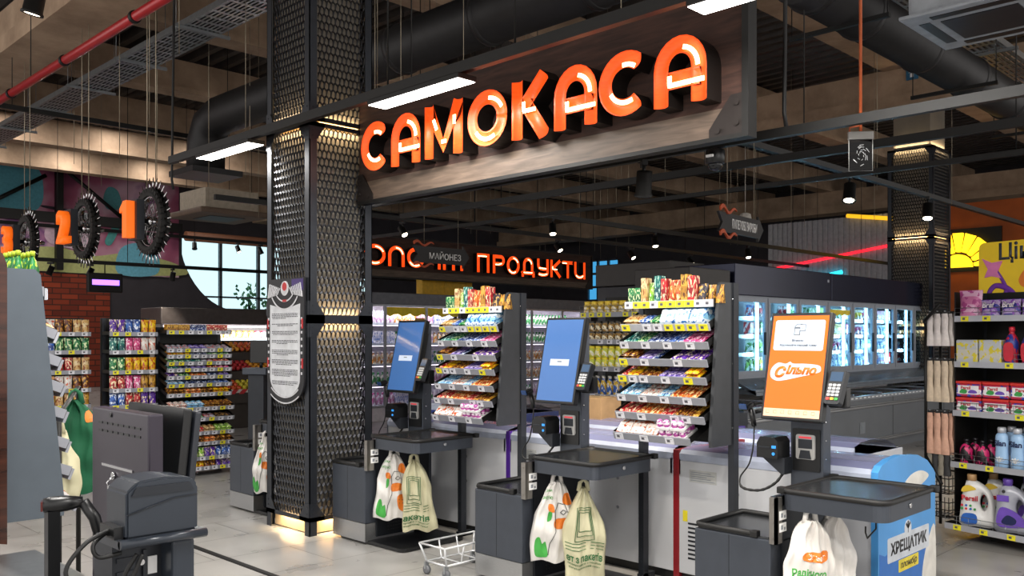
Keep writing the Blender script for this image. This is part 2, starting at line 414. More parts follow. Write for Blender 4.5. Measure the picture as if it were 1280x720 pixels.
def column(name, label, x0, x1, y0, y1, tiers, ztop, strip=True):
    cx, cy = (x0+x1)/2, (y0+y1)/2; hx, hy = (x1-x0)/2, (y1-y0)/2
    t = thing(name, label, 'column', (cx, cy, 0))
    b = B(); b.box(-hx+.075, hx-.075, -hy+.075, hy-.075, 0, ztop); b.obj('concrete_core', concretemat('column_core', '#6e6a62', '#827c72'), t)
    zb, zt = tiers[0][0], tiers[-1][1]
    for sx in (-1, 1):
        for sy in (-1, 1):
            b = B(); X, Y = sx*hx, sy*hy
            b.box(min(X, X-sx*.07), max(X, X-sx*.07), min(Y, Y-sy*.008), max(Y, Y-sy*.008), 0, zt)
            b.box(min(X, X-sx*.008), max(X, X-sx*.008), min(Y, Y-sy*.07), max(Y, Y-sy*.07), 0, zt)
            b.obj('corner_angle', FRAME, t)
    for (za, zc) in tiers:
        for ax in 'xy':
            w = (2*hx if ax == 'y' else 2*hy)-.14; k = (round(w, 3), round(zc-za, 3))
            if k not in _lat: _lat[k] = lattice(*k)
            for sgn in (-1, 1):
                o = link('mesh_panel', _lat[k], t)
                if ax == 'x': o.location = (sgn*(hx-.02), -sgn*-1*(w/2) if sgn < 0 else -w/2, za); o.rotation_euler = (0, 0, R(-90) if sgn < 0 else R(90))
                else: o.location = (-w/2 if sgn < 0 else w/2, sgn*(hy-.02), za); o.rotation_euler = (0, 0, 0 if sgn < 0 else PI)
                if ax == 'x' and sgn < 0: o.location.y = w/2
    # bands with gusset plates and warm light strips at every joint
    joints = [z for (z, _) in tiers] + [tiers[-1][1]]
    for i, (za, zc) in enumerate(tiers):
        for (zz, up) in ((za, 1), (zc, -1)):
            for sgn in (-1, 1):
                for ax in 'xy':
                    w = hx if ax == 'y' else hy; d = hy if ax == 'y' else hx
                    b = B()
                    lo, hi = (zz-.035, zz) if up > 0 else (zz, zz+.035)
                    poly = [(-w, lo), (w, lo), (w, hi), (-w, hi)]
                    e = .11
                    if up > 0: g1 = [(-w, lo), (-w+e+.03, lo), (-w+e+.03, hi), (-w+.06, hi+e), (-w, hi+e)]
                    else: g1 = [(-w, hi), (-w+e+.03, hi), (-w+e+.03, lo), (-w+.06, lo-e), (-w, lo-e)]
                    t0, t1 = sgn*d, sgn*(d+.006)
                    for pl in (poly, g1, [(-p, q) for p, q in g1]):
                        b.prism(pl, t0, t1, 'y' if ax == 'y' else 'x')
                    for sx in (-1, 1):
                        for q in (.03, .075):
                            c = (sx*(w-.03), sgn*(d+.007), zz+up*q) if ax == 'y' else (sgn*(d+.007), sx*(w-.03), zz+up*q)
                            b.lathe([(.008, -.004), (.006, .005)], 8, c, 0, 'y' if ax == 'y' else 'x')
                    b.obj('gusset_band', FRAME, t)
    for i in range(len(tiers)-1):
        z = (tiers[i][1]+tiers[i+1][0])/2
        for sgn in (-1, 1):
            for ax in 'xy':
                w = (hx if ax == 'y' else hy)-.12; d = (hy if ax == 'y' else hx)-.05
                b = B()
                if ax == 'y': b.box(-w, w, sgn*d-.012, sgn*d+.012, z-.012, z+.012)
                else: b.box(sgn*d-.012, sgn*d+.012, -w, w, z-.012, z+.012)
                o = b.obj('light_strip', WARM, t)
    for z in [(tiers[i][1]+tiers[i+1][0])/2 for i in range(len(tiers)-1)] + [zt+.05]:
        for ax, sgn in (('x', -1), ('y', -1)):
            for dz, rx in ((.03, 1), (-.03, -1)):
                ld = bpy.data.lights.new('strip_light', 'AREA'); ld.shape = 'RECTANGLE'; ld.size = (2*hy if ax == 'x' else 2*hx)-.2; ld.size_y = .03; ld.energy = 1.6; ld.color = (1, .72, .4)
                o = bpy.data.objects.new('strip_light', ld); COL.objects.link(o); o.parent = t
                o.location = (sgn*(hx-.05), 0, z+dz) if ax == 'x' else (0, sgn*(hy-.05), z+dz)
                o.rotation_euler = (PI if rx > 0 else 0, 0, R(90) if ax == 'x' else 0)
    b = B(); b.box(-hx+.05, hx-.05, -hy+.05, hy-.05, .01, .11); b.obj('lit_plinth', concretemat('plinth_stone', '#b59b78', '#cdb48e'), t)
    ld = bpy.data.lights.new('plinth_light', 'AREA'); ld.shape = 'RECTANGLE'; ld.size = .5; ld.size_y = .5; ld.energy = 2.2; ld.color = (1, .74, .42)
    for (dx, dy, s1, s2) in ((-hx+.025, 0, .03, 1.0*hy), (0, -hy+.025, 1.0*hx, .03)):
        o = bpy.data.objects.new('plinth_light', ld); COL.objects.link(o); o.parent = t; o.location = (dx, dy, .135); o.scale = (s1/.5, s2/.5, 1)
    return t
TIERS = [(.15, 1.70), (1.77, 3.28), (3.36, 4.86)]
column('steel_clad_column', 'tall square column clad in black expanded steel mesh beside the big orange sign', 3.88, 4.49, 6.16, 6.82, TIERS, 6.4)
column('steel_clad_column', 'distant mesh clad column behind the upright freezers at right', 16.0, 16.85, 5.74, 6.52, TIERS, 6.4)

# ---------------------------------------------------------------- notice board on the column
t = thing('notice_board', 'tall white notice with ornate black border hung on the mesh column', 'sign', (3.86, 6.77, 1.04), R(-90))
W = .57
b = B(); pts = [(0, .20)] + [(W/2-W/2*math.cos(a), .20-.20*math.sin(a)) for a in [PI*i/14 for i in range(1, 14)]] + [(W, .20), (W, 1.03), (0, 1.03)]
b.prism(pts, -.006, .012); b.obj('backing', M('notice_black', '#15151a', .5), t)
b = B(); e = .055
pts = [(e, .22)] + [(W/2-(W/2-e)*math.cos(a), .22-.155*math.sin(a)) for a in [PI*i/14 for i in range(1, 14)]] + [(W-e, .22), (W-e, .82), (W/2+.12, .80), (W/2, .77), (W/2-.12, .80), (e, .82)]
b.prism(pts, -.010, -.0061); b.obj('paper_panel', M('notice_paper', '#c9cbcf', .6), t)
b = B(); rnd = random.Random(3)
for blk, (z0, n) in enumerate(((.74, 4), (.655, 2), (.595, 3), (.52, 3), (.44, 4), (.36, 4), (.28, 5), (.185, 3))):
    for k in range(n):
        x = e+.03; z = z0-k*.0125; xe = W-e-.03-(rnd.uniform(.05, .2) if k == n-1 else 0)
        if k == n-1: x += rnd.uniform(.0, .1)
        while x < xe:
            w = rnd.uniform(.012, .045); b.box(x, min(x+w, xe), -.0106, -.0099, z, z+.0058); x += w+.006
b.obj('print_lines', M('notice_ink', '#3a3a40', .7), t)
WHT = M('ornament_white', '#c4c4c8', .6)
b = B()
for (cz, r0, r1, a0, a1) in ((1.02, .235, .25, 215, 325), (1.02, .17, .182, 215, 325), (.40, .335, .348, 232, 308), (.40, .385, .396, 236, 304)):
    prev = None
    for k in range(17):
        a = R(a0+(a1-a0)*k/16); p = (W/2+r0*math.cos(a), cz+r0*math.sin(a)); q = (W/2+r1*math.cos(a), cz+r1*math.sin(a))
        if prev: b.quad((prev[0][0], -.0115, prev[0][1]), (p[0], -.0115, p[1]), (q[0], -.0115, q[1]), (prev[1][0], -.0115, prev[1][1]))
        prev = (p, q)
for sx in (-1, 1):
    for k in range(7):
        b.prism([(W/2+sx*(.07+.026*k), .955+.006*k), (W/2+sx*(.085+.026*k), .955+.006*k), (W/2+sx*(.125+.024*k), .90-.004*k), (W/2+sx*(.11+.024*k), .90-.004*k)][::sx], -.0115, -.0065)
    for k in range(9):
        b.box(W/2+sx*(W/2-.03)-.008, W/2+sx*(W/2-.03)+.008, -.0115, -.0065, .25+k*.055, .27+k*.055)
b.lathe([(.06, -.0115), (.06, -.0065)], 20, (W/2, 0, .95), 0, 'y')
b.obj('ornament', WHT, t)
b = B(); b.lathe([(.035, -.0135), (.035, -.0065)], 16, (W/2, 0, .965), 0, 'y'); b.box(W/2-.03, W/2+.03, -.0125, -.0065, .84, .858)
for z in (.30, .62): b.box(.012, .028, -.0125, -.0065, z, z+.08); b.box(W-.028, W-.012, -.0125, -.0065, z, z+.08)
b.obj('red_crest', M('crest_red', '#b02a2e', .5), t)
b = B(); b.box(.39, W-.01, -.009, -.006, .93, 1.02); b.obj('purple_corner', M('notice_purple', '#3a2468', .5), t)
text('ПРАВИЛА', .2, .03, (W/2, -.0108, .815), M('notice_ink'), t, ext=0)

# ---------------------------------------------------------------- the big sign beam
ORG = M('orange_neon_face', '#e0501c', .45, 0, .25, 16, emit=.8, ecol='#ff4a10', stretch=(1, 1, 5))
ORGD = M('orange_channel_wall', '#a82f10', .5, 0, .2, emit=.35, ecol='#d8320c')
HOT = M('white_hot_neon', '#ffe2b0', .4, 0, 0, emit=5.5, ecol='#ffc890')
RET = M('letter_return_black', '#120d0b', .4, 0, .1)
def arcpts(cx, cz, rx, rz, a0, a1, n): return [(cx+rx*math.cos(R(a0+(a1-a0)*k/n)), cz+rz*math.sin(R(a0+(a1-a0)*k/n))) for k in range(n+1)]
def stroke_outline(path, w):
    L_, R_ = [], []
    for i, p in enumerate(path):
        a = Vector(path[max(i-1, 0)]); c = Vector(path[min(i+1, len(path)-1)]); d = (c-a).normalized(); n = Vector((-d.y, d.x))
        L_.append(Vector(p)+n*w/2); R_.append(Vector(p)-n*w/2)
    return L_, R_
def channel(b, path, w, y0, y1, mf=0, mr=1):
    """a letter stroke: box return pushed out of the board with a hollow, half round glowing face"""
    Lq, Rq = stroke_outline(path, w); N = 8; rows = []
    for l, r in zip(Lq, Rq):
        row = []
        for k in range(N+1):
            u = k/N; p = l.lerp(r, u); dip = math.sin(PI*u)*w*.30
            row.append(b.bm.verts.new((p.x, y1+dip*.9, p.y)))
        rows.append(row)
    for i in range(len(rows)-1):
        for k in range(N):
            f = b.bm.faces.new([rows[i][k], rows[i][k+1], rows[i+1][k+1], rows[i+1][k]]); f.material_index = mf; f.smooth = True
    back = [(b.bm.verts.new((l.x, y0, l.y)), b.bm.verts.new((r.x, y0, r.y))) for l, r in zip(Lq, Rq)]
    for i in range(len(rows)-1):
        for s_, kk in ((0, 0), (1, N)):
            f = b.bm.faces.new([rows[i][kk], rows[i+1][kk], back[i+1][s_], back[i][s_]]); f.material_index = mr
    for i in (0, -1):
        f = b.bm.faces.new([rows[i][k] for k in range(N+1)] + [back[i][1], back[i][0]]); f.material_index = mr
def hotline(b, path, w, y):
    Lq, Rq = stroke_outline(path, w)
    for i in range(len(path)-1):
        b.prism([tuple(Lq[i]), tuple(Rq[i]), tuple(Rq[i+1]), tuple(Lq[i+1])], y, y+.006)
def glyphs(ch, w, h, s):
    """strokes and bright lines of one letter in a w x h box, stroke width s"""
    q = s/2; hw = w/2; ar = hw-q
    if ch == 'С': return [arcpts(hw, h/2, w*.55-q, h/2-q, 52, 308, 22)], [arcpts(hw, h/2, w*.55-s*.8, h/2-s*.8, 55, 100, 6), arcpts(hw, h/2, w*.55-s*.8, h/2-s*.8, 205, 295, 10)]
    if ch == 'А':
        top = h-w/2*1.05
        return [[(q, 0), (q, top)] + arcpts(hw, top, ar, h-top-q, 180, 0, 12)[1:] + [(w-q, 0)], [(s, h*.36), (w-q, h*.36)]], \
               [arcpts(hw, top, ar-.1*s, h-top-q*1.3, 80, 0, 7), [(s*.95, h*.30), (w-.2*s, h*.30)], [(s*1.05, h*.30), (s*1.05, h*.44)]]
    if ch == 'М': return [[(q, 0), (q, h)], [(q, h*.96), (hw, h*.18), (w-q, h*.96)], [(w-q, 0), (w-q, h)]], [[(s*.95, h*.72), (s*1.3, h*.52)], [(hw-.06*w, h*.27), (hw+.06*w, h*.27)], [(w-s*.95, h*.55), (w-s*.95, h*.72)]]
    if ch == 'О': return [arcpts(hw, h/2, hw-q, h/2-q, 0, 360, 30)], [arcpts(hw, h/2, hw-q*.9, h/2-q*1.1, 85, 25, 7), arcpts(hw, h/2, hw-q*1.2, h/2-q, 215, 300, 8)]
    if ch == 'К': return [[(q, 0), (q, h)], [(s*.95, h*.5), (w-q, h*1.0)], [(s*1.3, h*.58), (w-q, 0)]], [[(s*1.0, h*.46), (w*.62, h*.46)], [(s*1.05, h*.46), (s*1.05, h*.62)]]
    if ch == 'Л': return [[(q, 0), (q, h*.5)] + arcpts(hw, h*.55, ar, h*.45-q, 180, 0, 10) + [(w-q, 0)]], [arcpts(hw, h*.55, ar, h*.45-q, 90, 10, 6)]
    if ch == 'Ч': return [[(q, h), (q, h*.6)] + arcpts(hw, h*.6, ar, h*.2, 180, 270, 5)[1:] + [(w-q, h*.4)], [(w-q, 0), (w-q, h)]], [[(s, h*.45), (w-s, h*.42)]]
    if ch == 'Н': return [[(q, 0), (q, h)], [(w-q, 0), (w-q, h)], [(s, h*.5), (w-s, h*.5)]], [[(s, h*.5), (w-s, h*.5)]]
    if ch == 'І': return [[(hw, 0), (hw, h)]], []
    if ch == 'П': return [[(q, 0), (q, h)], [(s, h-q), (w-s, h-q)], [(w-q, 0), (w-q, h)]], [[(s*.5, h-q*1.5), (w-s, h-q*1.5)]]
    if ch == 'Р': return [[(q, 0), (q, h)], [(s, h-q)] + arcpts(w-h*.29, h*.71, h*.29-q, h*.29-q, 90, -90, 10) + [(s, h*.42+q)]], [[(s, h*.48), (w*.5, h*.48), (w*.75, h*.55)]]
    if ch == 'Д': return [[(w*.2, h*.1), (w*.2, h*.55)] + arcpts(hw, h*.6, hw*.6-.0, h*.4-q, 180, 0, 10) + [(w*.8, h*.1)], [(0, h*.14), (w, h*.14)], [(q, -h*.08), (q, h*.14)], [(w-q, -h*.08), (w-q, h*.14)]], [arcpts(hw, h*.6, hw*.55, h*.38-q, 90, 10, 6), [(s, h*.16), (w-s, h*.16)]]
    if ch == 'У': return [[(q, h), (q, h*.62)] + arcpts(hw, h*.62, ar, h*.2, 180, 270, 5)[1:] + [(w-q, h*.42)], [(w-q, h), (w-q, h*.2)] + arcpts(hw, h*.2, ar, h*.2-q, 0, -150, 8)[1:]], [[(s, h*.48), (w-s, h*.45)], arcpts(hw, h*.2, ar, h*.2-q, -20, -140, 5)]
    if ch == 'Т': return [[(hw, 0), (hw, h)], [(0, h-q), (hw-q, h-q)], [(hw+q, h-q), (w, h-q)]], [[(0, h-q*1.4), (hw-q, h-q*1.4)]]
    if ch == 'И': return [[(q, h), (q, h*.45)] + arcpts(hw, h*.4, ar, h*.4-q, 180, 360, 10) + [(w-q, h)], [(w-q, h*.4), (w-q, 0)]], [arcpts(hw, h*.4, ar, h*.4-q, 220, 320, 6)]
def neon_sign(name, label, loc, rz, L, zb, zt, split, letters, h, depth, s, wood, strip):
    t = thing(name, label, 'sign', loc, rz)
    b = B(); b.box(0, L, 0, .05, zb+split, zt); b.obj('board', wood, t)
    b = B(); b.box(0, L, -.012, .055, zb, zb+split); b.obj('lower_board', strip, t)
    b = B(); b.box(-.004, L+.004, -.02, .06, zb-.025, zb); b.box(-.004, L+.004, -.02, .06, zt, zt+.025); b.box(L, L+.04, -.025, .065, zb-.025, zt+.025); b.obj('frame', BMETAL, t)
    for x, fl in ((0, 1), (L, -1)):
        b = B(); b.prism([(x, zb), (x+fl*.21, zb), (x+fl*.21, zb+.045), (x+fl*.07, zb+.22), (x, zb+.22)], -.020, -.013)
        for px, pz in ((.03, .17), (.03, .06), (.15, .03)): b.lathe([(.016, -.030), (.012, -.02)], 10, (x+fl*px, 0, zb+pz), 0, 'y')
        b.obj('corner_plate', M('rusty_plate', '#2b2523', .5, .5), t)
    for x in (.35, L*.5, L-.35):
        b = B(); b.tube([(x, .03, zt), (x, .03, 6.995)], .008, 6); b.obj('hanger_rod', BMETAL, t)
    for ch, x0, w, zl in letters:
        st, hot = glyphs(ch, w, h, s); b = B()
        for p in st: channel(b, p, s, 0, -depth)
        bmesh.ops.translate(b.bm, verts=b.bm.verts[:], vec=(x0, 0, zl)); o = b.obj('letter', [ORG, RET], t)
        for p in hot:
            b = B(); hotline(b, p, s*.26, -depth+.002)
            bmesh.ops.translate(b.bm, verts=b.bm.verts[:], vec=(x0, 0, zl)); b.obj('neon_tube', HOT, o)
    return t
SW = woodmat('dark_walnut_board', '#2a1812', '#472d23', .8); SS = woodmat('grey_brown_board', '#46392f', '#665548', .6)
# letters at measured places along the beam (local x runs from the left end)
LET = []
for ch, ya, yb in (('С', 5.907, 5.556), ('А', 5.53, 5.175), ('М', 5.123, 4.703), ('О', 4.653, 4.256), ('К', 4.212, 3.869), ('А', 3.831, 3.477), ('С', 3.446, 3.083), ('А', 3.055, 2.702)):
    LET.append((ch, 6.16-ya, ya-yb, 2.905))
neon_sign('illuminated_sign', 'large dark wooden sign beam with glowing orange letters above the kiosks', (4.36, 6.16, 0), R(-90), 3.6, 2.715, 3.56, .155, LET, .385, .15, .1, SW, SS)
LET = []
for ch, xa, xb in (('М', 9.15, 9.72), ('О', 9.86, 10.36), ('Л', 10.42, 10.82), ('О', 10.88, 11.32), ('Ч', 11.40, 11.74), ('Н', 11.80, 12.12), ('І', 12.22, 12.40),
                   ('П', 12.74, 13.10), ('Р', 13.20, 13.56), ('О', 13.62, 14.02), ('Д', 14.08, 14.50), ('У', 14.58, 14.96), ('К', 15.02, 15.40), ('Т', 15.44, 15.80), ('И', 15.85, 16.25)):
    LET.append((ch, xa-9.0, xb-xa, 2.945))
neon_sign('illuminated_sign', 'far dark sign beam with glowing orange letters over the dairy fridges', (9.0, 13.9, 0), 0, 7.6, 2.75, 3.52, .13, LET, .40, .12, .075, SW, SS)

# ---------------------------------------------------------------- lights: rails, LED panels, spots
def rail(label, x0, y0, x1, y1, z, w=.05, h=.07, hang=True, name='lighting_rail'):
    t = thing(name, label, 'rail', ((x0+x1)/2, (y0+y1)/2, z))
    dx, dy = (x1-x0)/2, (y1-y0)/2
    b = B()
    if dx > dy: b.box(-dx, dx, -w/2, w/2, -h/2, h/2)
    else: b.box(-w/2, w/2, -dy, dy, -h/2, h/2)
    b.obj('beam', BMETAL, t)
    n = max(2, int(max(dx, dy)*2/3))
    for k in range(n):
        u = -1+2*(k+.5)/n; b = B(); b.tube([(dx*u, dy*u, h/2), (dx*u, dy*u, 6.99-z)], .006, 6); b.obj('hanger_rod', BMETAL, t)
    return t
def led_panel(label, x, y, z, L=.95, w=.16, light=True):
    """slim LED luminaire clipped under a rail that runs along y"""
    t = thing('led_panel_light', label, 'ceiling light', (x, y, z), 0, 'LED panels under the lighting rails')
    b = B(); b.box(-w/2, w/2, -L/2, L/2, 0, .035, 0, .006); b.obj('housing', BMETAL, t)
    b = B(); b.box(-w/2+.008, w/2-.008, -L/2+.008, L/2-.008, -.004, .002); b.obj('diffuser', LED, t)
    for s_ in (-1, 1):
        b = B(); b.box(-.015, .015, s_*L*.3-.03, s_*L*.3+.03, .034, .06); b.obj('clip', BMETAL, t)
    if light:
        ld = bpy.data.lights.new('panel_lamp', 'AREA'); ld.shape = 'RECTANGLE'; ld.size = w; ld.size_y = L; ld.energy = PANEL_W; ld.color = (1, .97, .92)
        o = bpy.data.objects.new('panel_lamp', ld); COL.objects.link(o); o.parent = t; o.location = (0, 0, -.012)
    return t
def spot(label, x, y, ztop, yaw, tilt, lit=True, group='black track spotlights', size=1.0, power=1):
    t = thing('track_spotlight', label, 'spotlight', (x, y, ztop), yaw, group)
    b = B(); b.box(-.018*size, .018*size, -.06*size, .06*size, -.035, 0); b.tube([(0, 0, -.03), (0, 0, -.09*size)], .012, 8); b.obj('bracket', BMETAL, t)
    b = B(); b.lathe([(.02, .085), (.052, .08), (.055, -.07), (.062, -.075), (.062, -.088), (.05, -.088), (.046, -.07)], 18)
    h = b.obj('lamp_head', BMETAL, t, (0, 0, -.15*size), (tilt, 0, 0)); h.scale = (size,)*3
    b = B(); b.lathe([(.045, -.079), (.045, -.083)], 18); b.obj('lens', SPOTL if lit else GLASS, h)
    if lit and power:
        ld = bpy.data.lights.new('spot_lamp', 'SPOT'); ld.energy = SPOT_W*power; ld.spot_size = R(75); ld.spot_blend = .6; ld.shadow_soft_size = .05; ld.color = (1, .9, .76)
        o = bpy.data.objects.new('spot_lamp', ld); COL.objects.link(o); o.parent = h; o.location = (0, 0, -.10)
    return t
rail('long black rail carrying the LED panels in front of the mesh column', 3.75, -3.0, 3.75, 8.4, 3.29)
led_panel('lit LED panel under the rail just left of the mesh column', 3.75, 7.24, 3.205)
led_panel('bright LED panel under the rail before the first orange letters', 3.75, 4.62, 3.205)
led_panel('LED panel at the top edge over the end of the orange sign', 3.75, 2.0, 3.205)
led_panel('LED panel on the front rail towards the viewer', 3.75, -.6, 3.205)  # added out of view for fill, carrying on the row of panels
for k, x in enumerate((6.5, 9.0, 11.5)):  # added fill panels, kept hidden by the beams, to brighten the graffiti wall
    for y in (26.2, 22.8):
        tt = led_panel(('left', 'middle', 'right')[k] + ' LED panel tucked between the far ceiling beams ' + ('nearest the graffiti wall' if y > 25 else 'one bay before the graffiti wall'), x, y, 6.965, light=False)
        ld = bpy.data.lights.new('panel_lamp', 'AREA'); ld.shape = 'RECTANGLE'; ld.size = .16; ld.size_y = .95; ld.energy = 32; ld.color = (1, .95, .9)
        o = bpy.data.objects.new('panel_lamp', ld); COL.objects.link(o); o.parent = tt; o.location = (0, 0, -.012)
rail('black rail over the left row of checkouts', .9, -3.0, .9, 9.0, 3.29)
for y, l in ((3.12, 'LED panel cut off by the top left corner over the left checkouts'), (.5, 'LED panel on the left rail over the viewer'), (5.8, 'LED panel on the left rail past the corner panel')):
    led_panel(l, .9, y, 3.205)  # panels other than the corner one are unseen, added for fill
rail('dark rail behind the bottom of the big orange sign', 4.85, -1.5, 4.85, 7.6, 2.80, .045, .055)
rail('black rail above the freezers parallel to the kiosks', 7.4, -2, 7.4, 9.5, 3.2)
rail('pale conduit rail crossing behind the hanging acrylic sign', 9.0, -2, 9.0, 13, 3.27, .05, .05)
rail('black track crossing over the sauces shelf', 5.6, 8.9, 22, 8.9, 3.37)
rail('black track crossing in front of the dairy sign', 5.5, 11.0, 24, 11.0, 3.42)
rail('black track in front of the graffiti wall', -1, 17.6, 15.0, 17.6, 3.0)
rail('black track before the bright far window', 5.0, 20.0, 17.0, 20.0, 3.9)
rail('black track high across the left end of the hall', -1, 14.2, 9, 14.2, 4.9)
rail('black track over the candy racks at left', 1.71, 2.0, 1.71, 9.0, 3.75)
spot('track spotlight over the kiosks just under the orange sign', 4.85, 3.6, 2.772, R(-45), R(22), power=3)
spot('track spotlight hanging over the middle of the dairy sign', 9.75, 8.9, 3.33, R(-40), R(-24))
spot('track spotlight aimed down in front of the dark freezer end', 12.3, 8.9, 3.33, R(-40), R(-24))
spot('track spotlight before the red lit far corner', 15.3, 8.9, 3.33, R(-40), R(-24))
spot('track spotlight above the orange kiosk screen', 10.2, 4.6, 3.48, R(-75), R(-22), size=1.3, power=3)
spot('track spotlight in front of the distant mesh column', 12.5, 4.55, 3.48, R(-75), R(-22), size=1.3)
b = B(); b.box(6, 24, 4.55, 4.62, 3.48, 3.54); b.obj('beam', BMETAL, thing('lighting_rail', 'black track above the upright freezers', 'rail', (0, 0, 0)))
spot('track spotlight lit on the upper left rail', 1.71, 5.64, 3.71, R(30), R(15))
spot('higher track spotlight at top left next to the red pipe', 1.71, 4.63, 3.71, R(30), R(15))
for i, (x, y, z, p) in enumerate(((7.9, 17.6, 2.96, 1), (5.6, 17.6, 2.96, 1), (6.3, 17.6, 2.96, 0), (8.7, 20, 3.86, 1), (9.5, 20, 3.86, 0), (10.6, 20, 3.86, 1), (11.2, 20, 3.86, 0))):
    spot('small black spotlight on the track before ' + ('the graffiti wall' if y < 18 else 'the bright far window'), x, y, z, R(40*i), R(25), bool(p), 'black spotlights at the far left', power=1.5)
for i, (x, y) in enumerate(((12.2, 11), (14.4, 11), (16.5, 11), (8.6, 11))):
    spot('track spotlight lighting the dairy wall', x, y, 3.38, R(180), R(40), True, 'spotlights for the dairy wall', power=1.5)
for k, (y, yaw) in enumerate(((1.9, -90), (2.75, -75), (.9, -100), (0, -90), (-.9, -70))):  # unseen spotlights, added to brighten the kiosks and candy racks
    spot('track spotlight on the upper left rail over the viewer, aimed at the kiosks', 1.71, y, 3.71, R(yaw+90) + R(90), R(-38), group='spotlights on the upper left rail', power=1.3)
# CCTV dome
t = thing('security_camera', 'black dome security camera under the sign beam', 'camera', (4.85, 3.05, 2.772))
b = B(); b.lathe([(.03, 0), (.06, -.01), (.062, -.09), (.05, -.095)], 20); b.obj('housing', BLACK, t)
b = B(); b.lathe([(.048, -.09)] + [(.048*math.cos(a), -.095-.048*math.sin(a)) for a in [R(10*k) for k in range(1, 9)]], 20); b.obj('dome', M('smoked_dome', '#1b1d20', .05, .2), t)
b = B(); b.box(-.07, -.058, -.025, .025, -.06, -.045); b.obj('label_plate', PAPER, t)

# ---------------------------------------------------------------- ceiling services
def rods(t, pts, z1):
    for (x, y, z) in pts:
        b = B(); b.tube([(x, y, z), (x, y, z1)], .006, 6); b.obj('hanger_rod', BMETAL, t)
REDP = M('red_sprinkler_pipe', '#b0262c', .3, .1, .05)
t = thing('sprinkler_pipe', 'red sprinkler pipe slanting across the top left', 'pipe', (3.65, 0, 4.8))
b = B(); b.tube([(0, -2, 0), (0, 22, 0)], .05, 14); b.obj('pipe', REDP, t)
for y in (5, 9, 11, 13, 16, 19):
    b = B(); b.lathe([(.062, y-.03), (.066, y), (.062, y+.03)], 14, (0, 0, 0), 0, 'y'); b.obj('coupling', BMETAL, t)
rods(t, [(0, y, .05) for y in (3, 8, 12.2, 15, 18)], 2.19)
DUCT = M('black_duct_sheet', '#2c2b2c', .5, .4, .12, 6)
t = thing('ventilation_duct', 'round black ventilation duct running behind the big sign', 'duct', (6.65, 0, 5.05))
b = B(); b.tube([(0, -2, 0), (0, 13.1, 0), (0, 13.42, -.09), (0, 13.58, -.33), (0, 13.6, -.82)], .295, 20); b.obj('duct', DUCT, t)
for y in (1, 2.5, 4, 5.5, 7, 8.5, 10): b = B(); b.lathe([(.295, y-.04), (.31, y-.03), (.31, y+.03), (.295, y+.04)], 20, (0, 0, 0), 0, 'y'); b.obj('collar', DUCT, t)
b = B(); b.box(-.42, .42, 13.18, 14.02, -.9, -.81); b.obj('grille', DUCT, t)
rods(t, [(0, y, .29) for y in (2, 5, 8, 11)], 1.94)
t = thing('ventilation_duct', 'wide black round duct at upper right under the cable tray', 'duct', (0, 3.72, 4.72))
b = B(); b.tube([(7.2, 0, 0), (19, 0, 0)], .24, 22); b.obj('duct', DUCT, t)
for x in (7.5, 8.5, 10, 11.5, 13, 14.5): b = B(); b.lathe([(.24, x-.04), (.256, x-.03), (.256, x+.03), (.24, x+.04)], 22, (0, 0, 0), 0, 'x'); b.obj('collar', DUCT, t)
for x in (8, 11, 14):
    b = B(); b.box(x-.02, x+.02, -.48, .48, -.275, -.235); b.obj('cradle_bar', BMETAL, t)
rods(t, [(x, q, -.24) for x in (8, 11, 14) for q in (-.46, .46)], 2.27)
def cable_tray(label, x0, x1, y0, y1, z, along):
    t = thing('cable_tray', label, 'cable tray', (x0, y0, z)); W_, L_ = (y1-y0, x1-x0) if along == 'x' else (x1-x0, y1-y0)
    P3 = (lambda l, w, h: (l, w, h)) if along == 'x' else (lambda l, w, h: (w, l, h))
    def bx(b, l0, l1, w0, w1, h0, h1, m=0):
        p, q = P3(l0, w0, h0), P3(l1, w1, h1); b.box(p[0], q[0], p[1], q[1], p[2], q[2], m)
    b = B()
    for w in (0, W_-.01): bx(b, 0, L_, w, w+.01, 0, .08)
    k = 0
    while k < 9: bx(b, 0, L_, W_*(k+.3)/9, W_*(k+.72)/9, 0, .006); k += 1
    l = .1
    while l < L_: bx(b, l, l+.05, 0, W_, -.003, .003); l += .22
    b.obj('tray', GALV, t)
    b = B()
    for k in range(8): b.tube([P3(i*L_/6, W_*(k+1)/9.2+.01*math.sin(i*2.1+k), .03) for i in range(7)], .018, 6)
    b.obj('cables', M('grey_cables', '#4a4c52', .5), t)
    l = 1.0
    while l < L_:
        b = B(); bx(b, l, l+.04, -.12, W_+.12, -.045, -.005); b.obj('bracket', GALV, t)
        for w in (-.1, W_+.1): b = B(); b.tube([P3(l+.02, w, -.03), P3(l+.02, w, 6.98-z)], .005, 5); b.obj('hanger_rod', GALV, t)
        l += 1.9
cable_tray('perforated grey cable tray slanting across the upper right', 7.25, 18.5, 3.45, 4.05, 5.15, 'x')
cable_tray('perforated cable tray running beside the girder at top left', 5.0, 5.5, 6.0, 27, 5.5, 'y')
t = thing('cassette_unit', 'white ceiling air conditioner cassette in the upper right corner', 'air conditioner', (7.45, 2.25, 4.05))
b = B(); b.box(-.45, .45, -.45, .45, 0, .3, 0, .03); b.obj('casing', M('pale_casing', '#9fa5ac', .5), t)
b = B(); b.box(-.5, .5, -.5, .5, -.03, .0, 0, .012); b.obj('fascia', M('pale_casing'), t)
b = B(); b.box(-.27, .27, -.27, .27, -.036, -.029); b.obj('grille', DSTEEL, t)
for a in range(4):
    b = B(); b.box(-.3, .3, .34, .42, -.034, -.029); o = b.obj('vent_slot', BLACK, t); o.rotation_euler = (0, 0, a*PI/2)
rods(t, [(sx*.43, sy*.4, .3) for sx in (-1, 1) for sy in (-1, 1)], 2.94)
